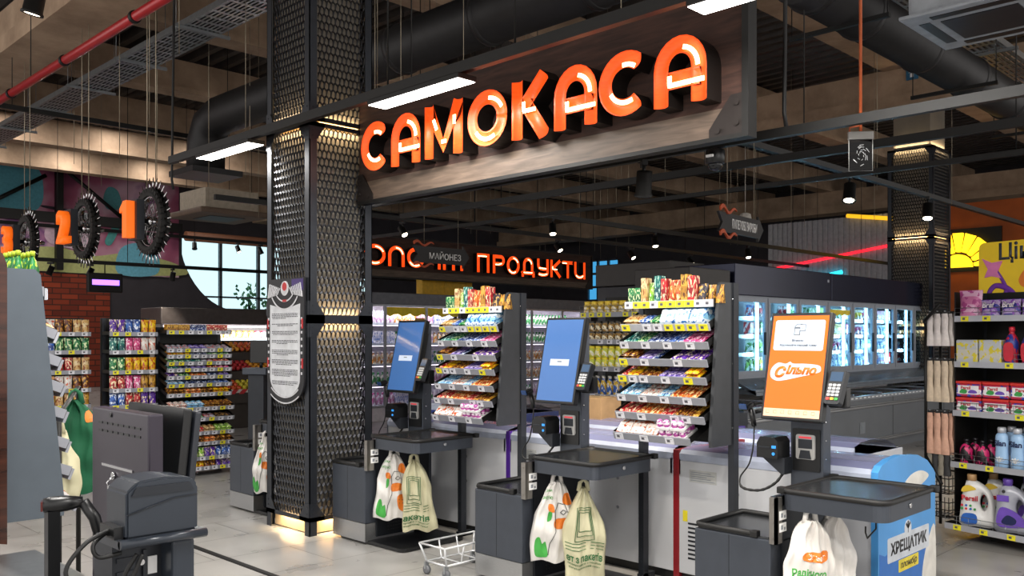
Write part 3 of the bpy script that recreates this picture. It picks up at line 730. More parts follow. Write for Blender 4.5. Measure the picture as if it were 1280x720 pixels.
t = thing('cassette_unit', 'brown boxed air conditioner cassette hanging before the far window', 'air conditioner', (9.2, 18.2, 4.15))
b = B(); b.box(-.6, .6, -.6, .6, .12, .55); b.obj('casing', M('cassette_beige', '#b3a795', .6), t)
b = B(); b.box(-.8, .8, -.8, .8, 0, .12, 0, .04); b.obj('fascia', M('cassette_brown', '#6d5a4c', .6), t)
b = B(); b.box(-.4, .4, -.4, .4, -.01, .005); b.obj('grille', DSTEEL, t)
rods(t, [(sx*.5, sy*.5, .5) for sx in (-1, 1) for sy in (-1, 1)], 2.84)
WIRE = M('steel_wire', '#a59a86', .4, .6)
rnd = random.Random(11)
for k in range(46):
    x = rnd.uniform(4.8, 17); y = rnd.uniform(4, 16)
    if abs(x-y) > 9.5: continue
    b = B(); b.tube([(0, 0, 0), (0, 0, 7.145-3.45)], .004, 4)
    tag(b.obj('suspension_wire', WIRE, None, (x, y, 3.45)), 'thin steel wire dropping from the dark ceiling to the light tracks', 'wire', 'steel suspension wires')
for k, (x, y, z0) in enumerate(((4.6, 10.9, 4.2), (4.9, 12.6, 4.0), (5.6, 13, 4.3), (6.3, 15, 4.5), (4.2, 9.2, 4.6), (5.6, 16.4, 4.6), (6.8, 18.4, 4.6))):
    b = B(); b.tube([(0, 0, 0), (0, 0, 7.145-z0)], .005, 4)
    tag(b.obj('suspension_wire', WIRE, None, (x, y, z0)), 'thin steel wire hanging on the left before the graffiti wall', 'wire', 'steel wires at left')
# black pendant stems with hooked ends at the left
for (x, y, z0, z1, l) in ((.92, 3.7, 2.2, 7.06, 'long black suspension cable near the left edge'), (4.0, 8.9, 3.1, 6.99, 'black suspension rod left of the mesh column'), (4.95, 2.62, 2.84, 6.99, 'black power cable dropping beside the right end of the sign')):
    b = B(); b.tube([(x, y, z1), (x+.01, y, (z0+z1)/2), (x-.01, y+.01, z0+.1), (x, y, z0)], .013, 8); tag(b.obj('hanging_cable', RUBBER), l, 'cable')

# ---------------------------------------------------------------- spiked wheels that number the checkouts
TYRE = M('tyre_rubber', '#1c1b1a', .7, 0, .2)
ONUM = M('orange_lit_numeral', '#ff7a1e', .5, 0, .05, emit=.5, ecol='#ff6a14')
def spiked_wheel(num, label, x, y, zc, rad):
    t = thing('spiked_wheel_sign', label, 'wheel sign', (x, y, zc))
    b = B(); n = 40; prof = []
    b.lathe([(rad*.82, -.05), (rad*.93, -.065), (rad, -.04), (rad*1.01, 0), (rad, .04), (rad*.93, .065), (rad*.82, .05), (rad*.8, 0), (rad*.82, -.05)], n, (0, 0, 0), 0, 'x', None, False)
    for k in range(34):
        a = 2*PI*k/34
        for sx in (-.035, .035):
            b.obox((sx, rad*1.0*math.cos(a+sx), rad*1.0*math.sin(a+sx)), .035, .05, .05, (a+sx, 0, 0))
    b.obj('tyre', TYRE, t)
    b = B(); b.lathe([(rad*.77, -.03), (rad*.83, -.035), (rad*.83, .035), (rad*.77, .03), (rad*.77, -.03)], n, (0, 0, 0), 0, 'x', None, False); b.obj('rim', CHROME, t)
    b = B()
    for k in range(28):
        a = 2*PI*k/28; c = a+(.35 if k % 2 else -.35); sx = .035*(-1 if k % 4 < 2 else 1)
        b.tube([(sx, .05*math.cos(c), .05*math.sin(c)), (0, rad*.78*math.cos(a), rad*.78*math.sin(a))], .004, 4)
    b.obj('spokes', CHROME, t)
    b = B()
    for k in range(30):
        a = 2*PI*k/30
        b.tube([(0, rad*1.0*math.cos(a), rad*1.0*math.sin(a)), (0, rad*1.42*math.cos(a), rad*1.42*math.sin(a))], [.013, .005], 6)
    b.obj('spikes', CHROME, t)
    b = B(); b.lathe([(.03, -.16), (.03, -.06), (.06, -.05), (.06, .05), (.03, .06), (.03, .22), (.015, .24)], 12, (0, 0, 0), 0, 'x'); b.obj('axle', CHROME, t)
    b = B(); b.box(-.22, -.13, -.12, .12, -.23, .23); nb = b.obj('number_box', DSTEEL, t)
    if num == '1':
        b = B(); b.prism([(-.055, -.21), (.065, -.21), (.065, .21), (-.03, .21), (-.13, .13), (-.13, .08), (-.055, .10)], -.10, 0); o = b.obj('numeral', ONUM, nb)
    else: o = text(num, .28, .42, (0, 0, 0), ONUM, nb, .035, .10, name='numeral', keep=True)
    o.rotation_euler = (0, 0, R(-90)); o.location = (-.215, 0, 0)
    b = B()
    for y_ in (-.12, .12): b.tube([(0, y_, rad), (0, y_, 6.98-zc)], .006, 5)
    b.obj('hanging_wires', WIRE, t)
for num, l, x, y, z in (('1', 'spiked bicycle wheel with orange number one, nearest of the hanging wheels', 4.37, 10.3, 2.93), ('2', 'spiked bicycle wheel with orange number two, second of the hanging wheels', 4.27, 12.1, 2.99),
                        ('3', 'spiked bicycle wheel with orange number three, farther hanging wheel', 4.2, 14.2, 2.97), ('4', 'farthest spiked wheel cut off at the left edge of the picture', 4.25, 16.25, 2.9)):
    spiked_wheel(num, l, x, y, z, .36)

# hanging arrow signs
def arrow_sign(label, word, x, y, z, W, H, rz):
    t = thing('arrow_sign', label, 'sign', (x, y, z), rz)
    b = B(); b.prism([(-W/2, -H*.36), (W*.38, -H*.36), (W*.38, -H*.5), (W/2, 0), (W*.38, H*.5), (W*.38, H*.36), (-W/2, H*.36), (-W*.42, 0)], -.012, .012); b.obj('board', M('sign_black_wood', '#1e1b1b', .6), t)
    text(word, W*.56, H*.36, (W*.06, -.0125, 0), M('sign_pale_letters', '#e0dedc', .6), t, .008, .003)
    for s_ in (-1, 1):
        b = B(); up, lo = [], []
        for k in range(15):
            u = k/14; xx = -W/2+u*W*.34; zz = s_*H*.46+.030*math.sin(u*9)*(1-.3*u)+.03*s_*0
            up.append((xx, zz+.018*(1-u*.6))); lo.append((xx+.01, zz-.018*(1-u*.6)))
        b.prism(up+lo[::-1], -.03, -.013); b.obj('flame', M('flame_orange', '#a8451e', .6), t)
    b = B()
    for xx in (-W*.3, W*.3): b.tube([(xx, 0, H*.3), (xx, 0, 6.98-z)], .004, 4)
    b.obj('hanging_wires', WIRE, t)
arrow_sign('black arrow sign with orange flames hanging before the dairy sign', 'МАЙОНЕЗ', 7.68, 9.0, 2.66, .98, .30, 0)
arrow_sign('black arrow sign with orange flames hanging over the freezers', 'ПАПЕРОВІ ВИРОБИ', 7.27, 4.3, 2.61, .95, .24, R(6))
b = B(); b.lathe([(.02, .09), (.055, .075), (.065, .02), (.065, -.04), (.045, -.08), (.01, -.09)], 16); b.tube([(0, 0, .09), (0, 0, 4.2)], .004, 4)
tag(b.obj('pendant_sensor', [M('pale_sensor', '#a8a29a', .5)], None, (8.2, 4.8, 2.78)), 'small pale capsule hanging just right of the flame arrow sign', 'sensor')
# acrylic emergency sign on an orange cable
t = thing('hanging_acrylic_sign', 'clear acrylic emergency sign hanging on an orange cable at right', 'sign', (5.0, 2.19, 2.54), R(-52))
b = B(); b.box(-.07, .07, -.012, .012, .18, .225, 0, .005); b.obj('lamp_bar', M('lamp_bar_grey', '#8f8d8a', .4), t)
b = B(); b.box(-.065, .065, -.003, .003, 0, .18); b.obj('acrylic_plate', glassmat('acrylic', '#9a9aa0', .25), t)
b = B()
for k in range(26):
    a, r_ = rnd.uniform(0, 6.3), rnd.uniform(.01, .05); b.tube([(r_*math.cos(a), -.0045, .09+r_*1.3*math.sin(a)), (r_*.8*math.cos(a+.5), -.0045, .09+r_*1.2*math.sin(a+.5))], .0012, 4)
b.obj('etched_mark', WHITE, t)
b = B(); b.tube([(-.065, -.003, .18), (-.065, -.003, 0), (.065, -.003, 0), (.065, -.003, .18)], .002, 4); b.obj('bright_edge', M('acrylic_edge', '#c8c8c4', .3), t)
OC = M('orange_cable', '#b5562c', .5)
b = B(); b.tube([(0, 0, .225), (0, 0, 4.44)], .009, 8); b.tube([(-.06, 0, .225), (-.06, .0, .25), (0, 0, .26)], .006, 6); b.obj('cable', OC, t)
# insect lamp
t = thing('insect_lamp', 'small violet glowing lamp on the track before the graffiti wall', 'lamp', (6.55, 17.55, 2.55))
b = B(); b.box(-.32, .32, -.05, .08, -.12, .25, 0, .02); b.obj('casing', BMETAL, t)
b = B(); b.box(-.25, .25, -.058, -.05, .02, .12); b.obj('tube', M('violet_tube', '#8a6cff', .4, emit=3, ecol='#8a5cff'), t)
b = B(); b.tube([(0, 0, .24), (0, 0, .44)], .01, 6); b.obj('stem', BMETAL, t)

# ---------------------------------------------------------------- self checkout kiosks (local: x right, y depth, front at y = 0)
SCRB = M('blue_screen', '#3c639c', .12, 0, .03, 2, emit=.06, ecol='#5b8fd8')
SCRO = M('orange_screen', '#c85a14', .12, 0, .02, 2, emit=.36, ecol='#ff6c10')
SCRW = M('white_screen_card', '#a8b4c4', .15, 0, 0, emit=.24, ecol='#dfeaff')
DOTS = M('screen_ink', '#3b4048', .3)
SORG = M('screen_orange_ink', '#e8681c', .3, 0, 0, emit=.4, ecol='#ff6a14')
def rounded(x0, x1, z0, z1, r, n=5):
    out = []
    for cx, cz, a0 in ((x1-r, z1-r, 0), (x0+r, z1-r, 90), (x0+r, z0+r, 180), (x1-r, z0+r, 270)):
        out += [(cx+r*math.cos(R(a0+90*k/n)), cz+r*math.sin(R(a0+90*k/n))) for k in range(n+1)]
    return out
def rtray(t, name, x0, x1, y0, y1, zt, hb, r=.06):
    """steel platter with a raised black rubber rim over a painted box"""
    P_ = rounded(x0, x1, y0, y1, r)
    b = B(); b.prism(P_, zt-hb, zt-.022, 'z'); o = b.obj(name, STEEL, t)
    b = B(); b.prism(rounded(x0+.012, x1-.012, y0+.012, y1-.012, r-.01), zt-.022, zt-.010, 'z'); b.obj('platter', TRAY, o)
    b = B(); lp = [Vector((p[0], p[1], zt-.013)) for p in P_]; lp.append(lp[0]); b.tube(lp, .014, 8, cap=False)
    for cx, cy in ((x0, y1), (x1, y1), (x0, y0+.02)): b.box(cx-.02, cx+.02, cy-.02, cy+.02, zt-.03, zt+.004, 0, .006)
    b.obj('rubber_rim', RUBBER, o)
    return o
def kiosk(label, loc, orange=False):
    t = thing('self_checkout_kiosk', label, 'checkout kiosk', loc, R(-90), 'row of self checkout kiosks')
    # lower box with steel kick plate
    b = B(); b.box(0, .44, 0, .48, .16, .585, 0, .006); cb = b.obj('cabinet', STEEL, t)
    b = B(); b.box(.002, .438, .002, .478, .02, .158); b.obj('kick_plate', INOX, cb)
    b = B(); b.box(.205, .207, -.001, .004, .17, .58); b.obj('door_gap', BLACK, cb)
    P_ = rounded(0, .44, 0, .48, .03)
    b = B(); b.prism(rounded(.012, .428, .012, .468, .02), .585, .597, 'z'); b.obj('platter', TRAY, t)
    b = B(); b.tube([(.35, .004, .606), (.03, .0, .606), (.004, .03, .606), (0, .47, .606), (.03, .48, .606), (.25, .48, .606)], .015, 8)
    b.box(.33, .37, -.01, .03, .588, .622, 0, .006); b.obj('rubber_rim', RUBBER, t)
    # bag side cabinet, vents, base plate
    b = B(); b.box(.05, .455, .10, .62, .05, .58, 0, .004); b.box(.425, .455, .03, .62, .57, .80); bc = b.obj('bagging_cabinet', M('inner_dark_steel', '#1d2026', .45, .4, .05), t)
    b = B()
    for zz in (.085, .11, .135):
        for k in range(14): b.box(.4545, .4575, .2+.026*k, .218+.026*k, zz, zz+.009)
    for zz in (.42, .445):
        for k in range(3): b.box(.4545, .4575, .12+.026*k, .138+.026*k, zz, zz+.009)
    b.obj('vent_slots', BLACK, bc)
    b = B(); b.prism(rounded(.03, .86, .03, .66, .06), .006, .03, 'z'); b.obj('base_plate', BLACK, t)
    b = B(); b.box(.436, .472, -.004, .02, .57, .80); b.box(.462, .472, -.004, .06, .57, .80)
    for zz in (.60, .68, .77): b.lathe([(.006, -.009), (.004, -.003)], 8, (.452, 0, zz), 0, 'y')
    b.obj('steel_bracket', M('worn_steel', '#8d8984', .4, .8, .1), t)
    for k, zz in enumerate((.625, .685)):
        b = B(); b.box(.472, .4735, .03, .10, zz, zz+.045); o = b.obj('sticker', PAPER, t)
        b = B(); b.box(.4735, .4738, .045, .065, zz+.012, zz+.034); b.box(.4735, .4738, .075, .09, zz+.008, zz+.022); b.obj('print', M('sticker_ink', '#8a8f96', .6), o)
    rtray(t, 'bagging_tray', .465, .99, .05, .645, .845, .105)
    b = B(); b.lathe([(.014, .0), (.012, .004)], 12, (.992, .33, .79), 0, 'x'); b.obj('lock', CHROME, t)
    for xx, yy in ((.60, .15), (.66, .40) if orange else (.76, .22)):
        b = B(); b.tube([(xx, yy, .745), (xx, yy, .725), (xx+.01, yy, .712), (xx, yy, .70), (xx-.012, yy, .71)], .004, 6); b.obj('bag_hook', BMETAL, t)
    if orange: b = B(); b.tube([(.84, .30, .738), (.84, .30, .66), (.84, .20, .63), (.84, .18, .66), (.84, .18, .69)], .004, 6); b.obj('bag_hook', BMETAL, t)
    # mast
    b = B(); b.box(.25, .44, .57, .66, .0, 1.70, 0, .004); mast = b.obj('mast', STEEL, t)
    b = B()
    for zz in (.93, 1.03, 1.13, 1.25): b.lathe([(.006, .439), (.004, .443)], 8, (0, .60, zz), 0, 'x')
    b.obj('screws', CHROME, mast)
    b = B(); b.prism(rounded(.265, .425, .86, 1.09, .008), .562, .571); sl = b.obj('reader_plate', BLACK, mast)
    b = B(); b.prism(rounded(.29, .40, .925, 1.06, .012), .552, .563); b.obj('slot_frame', M('silver_plastic', '#a9a9a8', .35, .3), sl)
    b = B(); b.box(.305, .385, .549, .553, .985, 1.035); b.prism([(.31, .93), (.38, .93), (.37, .975), (.32, .975)], .545, .553); b.obj('slot_mouth', DSTEEL, sl)
    b = B(); b.box(.31, .38, .548, .553, 1.04, 1.05); b.obj('red_strip', M('red_reader', '#d04048', .4, 0, 0, emit=.25, ecol='#ff4050'), sl)
    # monitor, tilted back
    ty = math.atan2(.13, .58)
    b = B(); b.box(-.178, .178, 0, .045, 0, .598, 0, .008); mo = b.obj('monitor', BLACK, t, (.325, .42, 1.145), (-ty, 0, 0))
    b = B(); b.box(-.162, .162, -.0015, .001, .018, .58); b.obj('screen', SCRO if orange else SCRB, mo)
    b = B(); b.box(-.15, .15, .044, .075, .08, .5); b.obj('back_housing', BLACK, mo)
    if orange:
        b = B(); b.prism(rounded(-.145, .145, .385, .555, .012), -.0022, -.001); b.obj('message_card', SCRW, mo)
        b = B(); b.prism([(-.03, .47), (.005, .47), (.005, .515), (-.03, .515)], -.003, -.0022)
        b.obj('bag_outline', M('screen_line', '#4a525c', .3), mo)
        b = B(); b.box(-.026, .001, -.0036, -.003, .474, .507); b.prism(rounded(.004, .034, .495, .53, .006), -.0036, -.0022); b.obj('bag_symbol', SCRW, mo)
        b = B()
        for p, q in (((-.03, .515), (-.015, .533)), ((-.015, .533), (.015, .533)), ((.004, .495), (.034, .495)), ((.034, .495), (.034, .53)), ((.004, .53), (.034, .53)), ((.01, .515), (.028, .515)), ((.01, .507), (.024, .507))):
            b.tube([(p[0], -.0032, p[1]), (q[0], -.0032, q[1])], .0014, 4)
        b.obj('symbol_lines', M('screen_line'), mo)
        text('Вітаємо', .068, .013, (-.004, -.003, .441), DOTS, mo, .02, .0003)
        text('Відскануйте перший товар', .215, .015, (0, -.003, .414), DOTS, mo, .02, .0003)
        rim = blob([(-.145, .245), (-.14, .285), (-.105, .315), (-.06, .31), (-.035, .322), (-.015, .312), (.06, .312), (.13, .305), (.145, .285), (.13, .265), (.03, .24), (-.08, .215), (-.125, .222)], 6)
        b = B(); b.prism(rim, -.0025, -.001); b.obj('logo_shape', SCRW, mo)
        text('С', .066, .066, (-.086, -.0028, .264), SORG, mo, .06, .0004, shear=.3)
        text('ільпо', .178, .054, (.034, -.0028, .278), SORG, mo, .055, .0004, shear=.3)
        b = B(); b.box(-.162, .162, -.0022, -.001, .018, .062); b.obj('menu_bar', M('menu_bar_pink', '#e8b89a', .2, 0, 0, emit=.12, ecol='#ffd0b0'), mo)
        b = B()
        for k in range(7):
            xx = -.138+.044*k; b.tube([(xx-.009, -.0026, .036), (xx+.009, -.0026, .036), (xx+.009, -.0026, .052), (xx-.009, -.0026, .052), (xx-.009, -.0026, .036)], .0008, 4)
        b.obj('menu_symbols', M('menu_ink', '#9a6a50', .4), mo)
    else:
        b = B(); b.box(-.085, .085, -.0025, -.001, .26, .305); b.obj('message_box', SCRW, mo)
        b = B(); b.box(-.02, .02, -.003, -.0025, .285, .291); b.obj('message_line', DOTS, mo)
    # payment terminal on its arm
    b = B(); b.tube([(.44, .61, 1.30), (.52, .60, 1.29), (.555, .56, 1.30)], .018, 8); b.box(.50, .60, .50, .56, 1.22, 1.33, 0, .01); arm = b.obj('terminal_arm', BLACK, t)
    tm = B(); tm.prism(rounded(-.045, .045, -.095, .095, .014), -.0, .04); te = tm.obj('card_terminal', M('terminal_grey', '#26282c', .4), t, (.555, .46, 1.335), (R(-22), 0, R(-8)))
    b = B(); b.box(-.036, .036, -.002, .001, .03, .082); b.obj('terminal_screen', M('terminal_screen', '#3c4c60', .1, 0, 0, emit=.08, ecol='#8ab0e0'), te)
    b = B()
    for r_ in range(4):
        for c in range(3): b.prism(rounded(-.034+.0245*c, -.0145+.0245*c, -.052+.018*r_, -.039+.018*r_, .003, 2), -.004, .001)
    b.obj('keypad', M('key_grey', '#b9bbbd', .5), te)
    for c, cc in enumerate(('#c8453a', '#d8a93a', '#3fa34a')):
        b = B(); b.prism(rounded(-.034+.0245*c, -.0145+.0245*c, -.074, -.060, .003, 2), -.004, .001); b.obj('colour_key', M('key_'+cc[1:], cc, .5), te)
    # receipt printer on its bracket
    b = B(); b.prism([(.12, .93), (.245, .93), (.245, 1.02), (.225, 1.045), (.14, 1.045), (.12, 1.01)], .43, .57); pr = b.obj('receipt_printer', BLACK, t)
    b = B(); b.box(.13, .20, .426, .431, .985, .992); b.obj('paper_slit', DSTEEL, pr)
    b = B(); b.box(.212, .236, .426, .431, .985, 1.0); b.lathe([(.009, .426), (.008, .431)], 10, (.222, 0, .955), 0, 'y'); b.obj('blue_buttons', M('blue_button', '#2a7fd0', .4, 0, 0, emit=.4, ecol='#3aa0ff'), pr)
    b = B(); b.prism([(.12, .93), (.26, .93), (.26, .84), (.24, .84)], .48, .56); b.obj('printer_bracket', DSTEEL, t)
    # hand scanner at the left and its coiled cable
    b = B(); b.tube([(.25, .60, 1.2), (.12, .58, 1.19), (.06, .52, 1.17)], .012, 8); b.obj('scanner_arm', BLACK, t)
    b = B(); b.tube([(.065, .5, 1.09), (.055, .5, 1.14), (.045, .49, 1.19)], [.014, .017, .014], 10)
    b.obox((.035, .475, 1.205), .05, .075, .035, (R(20), 0, 0), 0, .01); sc = b.obj('hand_scanner', BLACK, t)
    b = B(); b.obox((.030, .436, 1.203), .044, .006, .03, (R(20), 0, 0)); b.obj('scanner_window', M('scanner_blue', '#2f4a7a', .1), sc)
    path = [(.065, .5, 1.09), (.07, .48, .98), (.05, .47, .88), (.0, .46, .80), (.02, .45, .745), (.12, .47, .74), (.20, .5, .79), (.235, .55, .87)]
    pv = [Vector(p) for p in path]; sm = []
    for i in range(len(pv)-1):
        p0, p1, p2, p3 = pv[max(i-1, 0)], pv[i], pv[i+1], pv[min(i+2, len(pv)-1)]
        for k in range(6):
            u = k/6; sm.append(.5*((2*p1)+(-p0+p2)*u+(2*p0-5*p1+4*p2-p3)*u*u+(-p0+3*p1-3*p2+p3)*u**3))
    sm.append(pv[-1])
    b = B(); b.tube(sm, [.0045 if i < 22 else (.0085 if i % 2 else .0065) for i in range(len(sm))], 8); b.obj('scanner_cable', RUBBER, t)
    return t
KX = 4.03; KY = (2.66, 4.38, 6.06, 7.76)
kiosk('self checkout kiosk with orange start screen, nearest at right', (KX, KY[0], 0), True)
k2 = kiosk('self checkout kiosk with blue screen, middle one of the row', (KX, KY[1], 0))
dup(k2, None, (KX, KY[2], 0), R(-90), 'self checkout kiosk with blue screen standing right beside the mesh column')
dup(k2, None, (KX, KY[3], 0), R(-90), 'self checkout kiosk mostly hidden behind the mesh column, at its left')

# ---------------------------------------------------------------- carrier bags on the hooks
BAGW = M('white_bag_film', '#d9d6d2', .35, 0, .04, 5)
BAGB = M('beige_bag_film', '#c9c4a2', .55, 0, .06, 6)
GRN = M('bag_green_print', '#3f9f42', .5, 0, .1); DGRN = M('bag_dark_green_print', '#2f6a3c', .5, 0, .1)
BORG = M('bag_orange_print', '#e07a22', .5, 0, .1); BINK = M('bag_black_print', '#2a2a2c', .5)
def bag(label, loc, rz, H, W, film, seed, prints, skew=0):
    """a carrier bag hung by its handle: narrow gathered neck, wide creased body"""
    rnd = random.Random(seed); ph = [rnd.uniform(0, 6) for _ in range(6)]
    t = thing('carrier_bag', label, 'carrier bag', loc, rz)
    def half(v):   # v 0 bottom .. 1 neck
        return W*(.5 if v < .05 else .5*(1-.06*(v/.6)) if v < .6 else .47*(1-(v-.6)/.4)**.8+.075*(v-.6)/.4)
    def surf(u, v, side):
        x = (u*2-1); w = half(v); z = -H+v*H
        crease = .012*math.sin(9*x+ph[0]+4*v)+.008*math.sin(17*x+ph[1]-7*v)+.012*math.sin(6*v*PI+ph[2]+2*x)
        th = .03+.03*math.sin(PI*min(1, v*1.15))
        y = side*th*(1-x*x)**.5+crease*(.4+.6*v)
        return Vector((x*w+skew*(1-v)+.01*math.sin(8*v+ph[3])*x, y, z+.012*math.sin(5*x+ph[4])*(1-v)))
    b = B(); b.grid(lambda u, v: surf(u, v, -1), 22, 26); b.grid(lambda u, v: surf(u, v, 1), 22, 26, flip=True)
    bmesh.ops.remove_doubles(b.bm, verts=b.bm.verts[:], dist=.0015)
    body = b.obj('film', film, t)
    b = B(); b.tube([(-.028, 0, -.02), (-.022, 0, .03), (0, -.004, .05), (.022, 0, .03), (.028, 0, -.02)], [.016, .013, .010, .013, .016], 8); b.obj('handle', film, t)
    b = B()
    fl = [(-.02, -.05), (.11+W*.12, -.20), (.05+W*.1, -.27), (-.0, -.12)]
    b.prism([(p[0], p[1]) for p in fl], -.075, -.068)
    def on(p):
        v = max(0.0, min(1.0, (p.z+H)/H)); w = half(v); u = ((p.x-skew*(1-v))/w+1)/2
        u = max(.02, min(.98, u)); q = surf(u, v, -1); return Vector((q.x, q.y-.0035+p.y*.1, q.z))
    for kind, m, c in prints:
        if kind == 'patch':
            b2 = B(); pts = blob(c, 5); cx = sum(p[0] for p in pts)/len(pts); cz = sum(p[1] for p in pts)/len(pts)
            for ring in range(4):
                for i in range(len(pts)):
                    f = lambda p, s: on(Vector((cx+(p[0]-cx)*s, 0, cz+(p[1]-cz)*s)))
                    a, d = pts[i], pts[(i+1) % len(pts)]; s0, s1 = max(.01, ring/4), (ring+1)/4
                    b2.quad(f(a, s0), f(d, s0), f(d, s1), f(a, s1))
            b2.obj('printed_patch', m, body)
        elif kind == 'line':
            b2 = B(); P_ = []
            for i in range(len(c)-1):
                for k in range(6):
                    u = k/6; P_.append(on(Vector((c[i][0]*(1-u)+c[i+1][0]*u, 0, c[i][1]*(1-u)+c[i+1][1]*u))))
            P_.append(on(Vector((c[-1][0], 0, c[-1][1])))); b2.tube(P_, .0022, 4); b2.obj('printed_line', m, body)
        else:
            text(kind[1:], c[2], c[3], (c[0], 0, c[1]), m, body, c[4] if len(c) > 4 else .01, 0, fn=on, shear=.15 if kind[0] == '/' else 0)
    return t
def face_prints(W, H):
    z = -H
    return [('patch', GRN, [(-W*.46, z+.03), (-W*.22, z+.03), (-W*.24, z+.12), (-W*.3, z+.10), (-W*.36, z+.15), (-W*.44, z+.13)]),
            ('patch', BORG, [(W*.14, z+.07), (W*.36, z+.06), (W*.38, z+.15), (W*.3, z+.19), (W*.12, z+.17)]),
            ('patch', BORG, [(-W*.05, z+.22), (W*.24, z+.22), (W*.24, z+.27), (-W*.04, z+.275)]),
            ('patch', BORG, [(W*.12, z+.37), (W*.32, z+.35), (W*.34, z+.41), (W*.16, z+.425)]),
            ('patch', BORG, [(-W*.2, z+.32), (-W*.08, z+.32), (-W*.1, z+.36), (-W*.2, z+.36)]),
            ('patch', GRN, [(-W*.22, z+.25), (-W*.14, z+.27), (-W*.13, z+.32), (-W*.2, z+.31)]),
            ('line', BINK, [(-W*.2, z+.04), (-W*.16, z+.12), (-W*.04, z+.2), (-W*.06, z+.33), (W*.02, z+.37), (W*.16, z+.36), (W*.24, z+.3), (W*.26, z+.2), (W*.4, z+.15)]),
            ('line', BINK, [(W*.06, z+.315), (W*.12, z+.33), (W*.2, z+.315), (W*.13, z+.30), (W*.06, z+.315)]),
            ('.12', BINK, (W*.24, z+.135, .045, .035, .02)), ('.Дякую', GRN, (-W*.25, z+.40, .09, .03)),
            ('.усім', GRN, (-W*.22, z+.44, .07, .025))]
def kettle(W, H, txt, txt2):
    z = -H; o = []
    for k, s in enumerate((1, .8, .62)): o.append(('line', DGRN, [(-W*.22*s, z+.24+.03*k), (-W*.18*s, z+.44-.015*k), (W*.16*s, z+.44-.015*k), (W*.2*s, z+.24+.03*k), (-W*.22*s, z+.24+.03*k)]))
    for k in range(3): o.append(('line', DGRN, [(-W*.42, z+.225-.02*k), (W*.42, z+.225-.02*k)]))
    o += [('.'+txt, DGRN, (0, z+.135, W*.84, .05, .03)), ('.повертайся з пакетом', DGRN, (0, z+.095, W*.8, .018)), ('.багаторазовий пакет', DGRN, (0, z+.072, W*.76, .016))]
    return o
"""placed on the hooks at each kiosk"""
def hookpos(ky, xl, yl): return (KX+yl, ky-xl)
bx, by = hookpos(KY[1], .60, .15); bag('white printed carrier bag on the hook of the middle kiosk', (bx, by, .685), R(-42), .50, .30, BAGW, 5, face_prints(.30, .50), -.02)
bx, by = hookpos(KY[1], .76, .22); bag('beige carrier bag with green lettering on the middle kiosk', (bx, by, .655), R(-38), .56, .27, BAGB, 8, kettle(.27, .56, 'ет з пакетів', ''), .01)
bx, by = hookpos(KY[2], .58, .17); bag('white printed carrier bag on the kiosk beside the mesh column', (bx, by, .70), R(-42), .50, .27, BAGW, 15, face_prints(.27, .50), -.02)
bx, by = hookpos(KY[2], .76, .22); bag('beige carrier bag with green lettering hanging beside the mesh column', (bx, by, .66), R(-38), .53, .25, BAGB, 18, kettle(.27, .56, 'пакетів', ''), .05)
SP = [('patch', BORG, [(-.06, -.155), (.0, -.15), (.06, -.148), (.085, -.165), (.06, -.19), (-.03, -.195), (-.07, -.185)]), ('/Сільпо', PAPER, (.005, -.171, .105, .027, .03)),
      ('/Радісного', GRN, (-.03, -.255, .17, .05, .03)), ('/Веселого!', GRN, (-.0, -.315, .15, .045, .03))]
bx, by = hookpos(KY[0], .60, .10); bag('white carrier bag with orange logo and green script on nearest kiosk', (bx, by, .70), R(-38), .52, .30, BAGW, 23, SP, -.02)
bx, by = hookpos(KY[0], .62, .30); bag('plain crumpled carrier bag hanging behind the one with green script', (bx, by, .70), R(-30), .50, .26, BAGW, 29, [], .03)
bx, by = hookpos(KY[3], .56, .06); bag('white carrier bag with green print hanging left of the mesh column', (bx, by, .70), R(-52), .50, .25, BAGW, 35, face_prints(.25, .50), .0)

# ---------------------------------------------------------------- chest freezers behind the kiosks (local: x right, y depth)
FWHITE = M('freezer_white', '#c9cbd0', .32, 0, .04, 3)
FBLUE = M('freezer_blue', '#1f62b4', .35, 0, .05); FPURP = M('freezer_purple', '#4a1f8a', .35); FRED = M('freezer_red', '#8a1a22', .35)
FGL = glassmat('freezer_lid_glass', '#aebfe0', .35)
def lidmat():
    m, nt, N, L, P = nodemat('frosted_lid_glass')
    P.inputs['Base Color'].default_value = srgb('#a9aedb'); P.inputs['Roughness'].default_value = .12  # pale violet base stands in for bright reflections on the glass
    tr = N.new('ShaderNodeBsdfTransparent'); mx = N.new('ShaderNodeMixShader'); mx.inputs[0].default_value = .6
    L.new(tr.outputs[0], mx.inputs[1]); L.new(P.outputs[0], mx.inputs[2]); L.new(mx.outputs[0], N['Material Output'].inputs[0]); return m
FLID = lidmat()
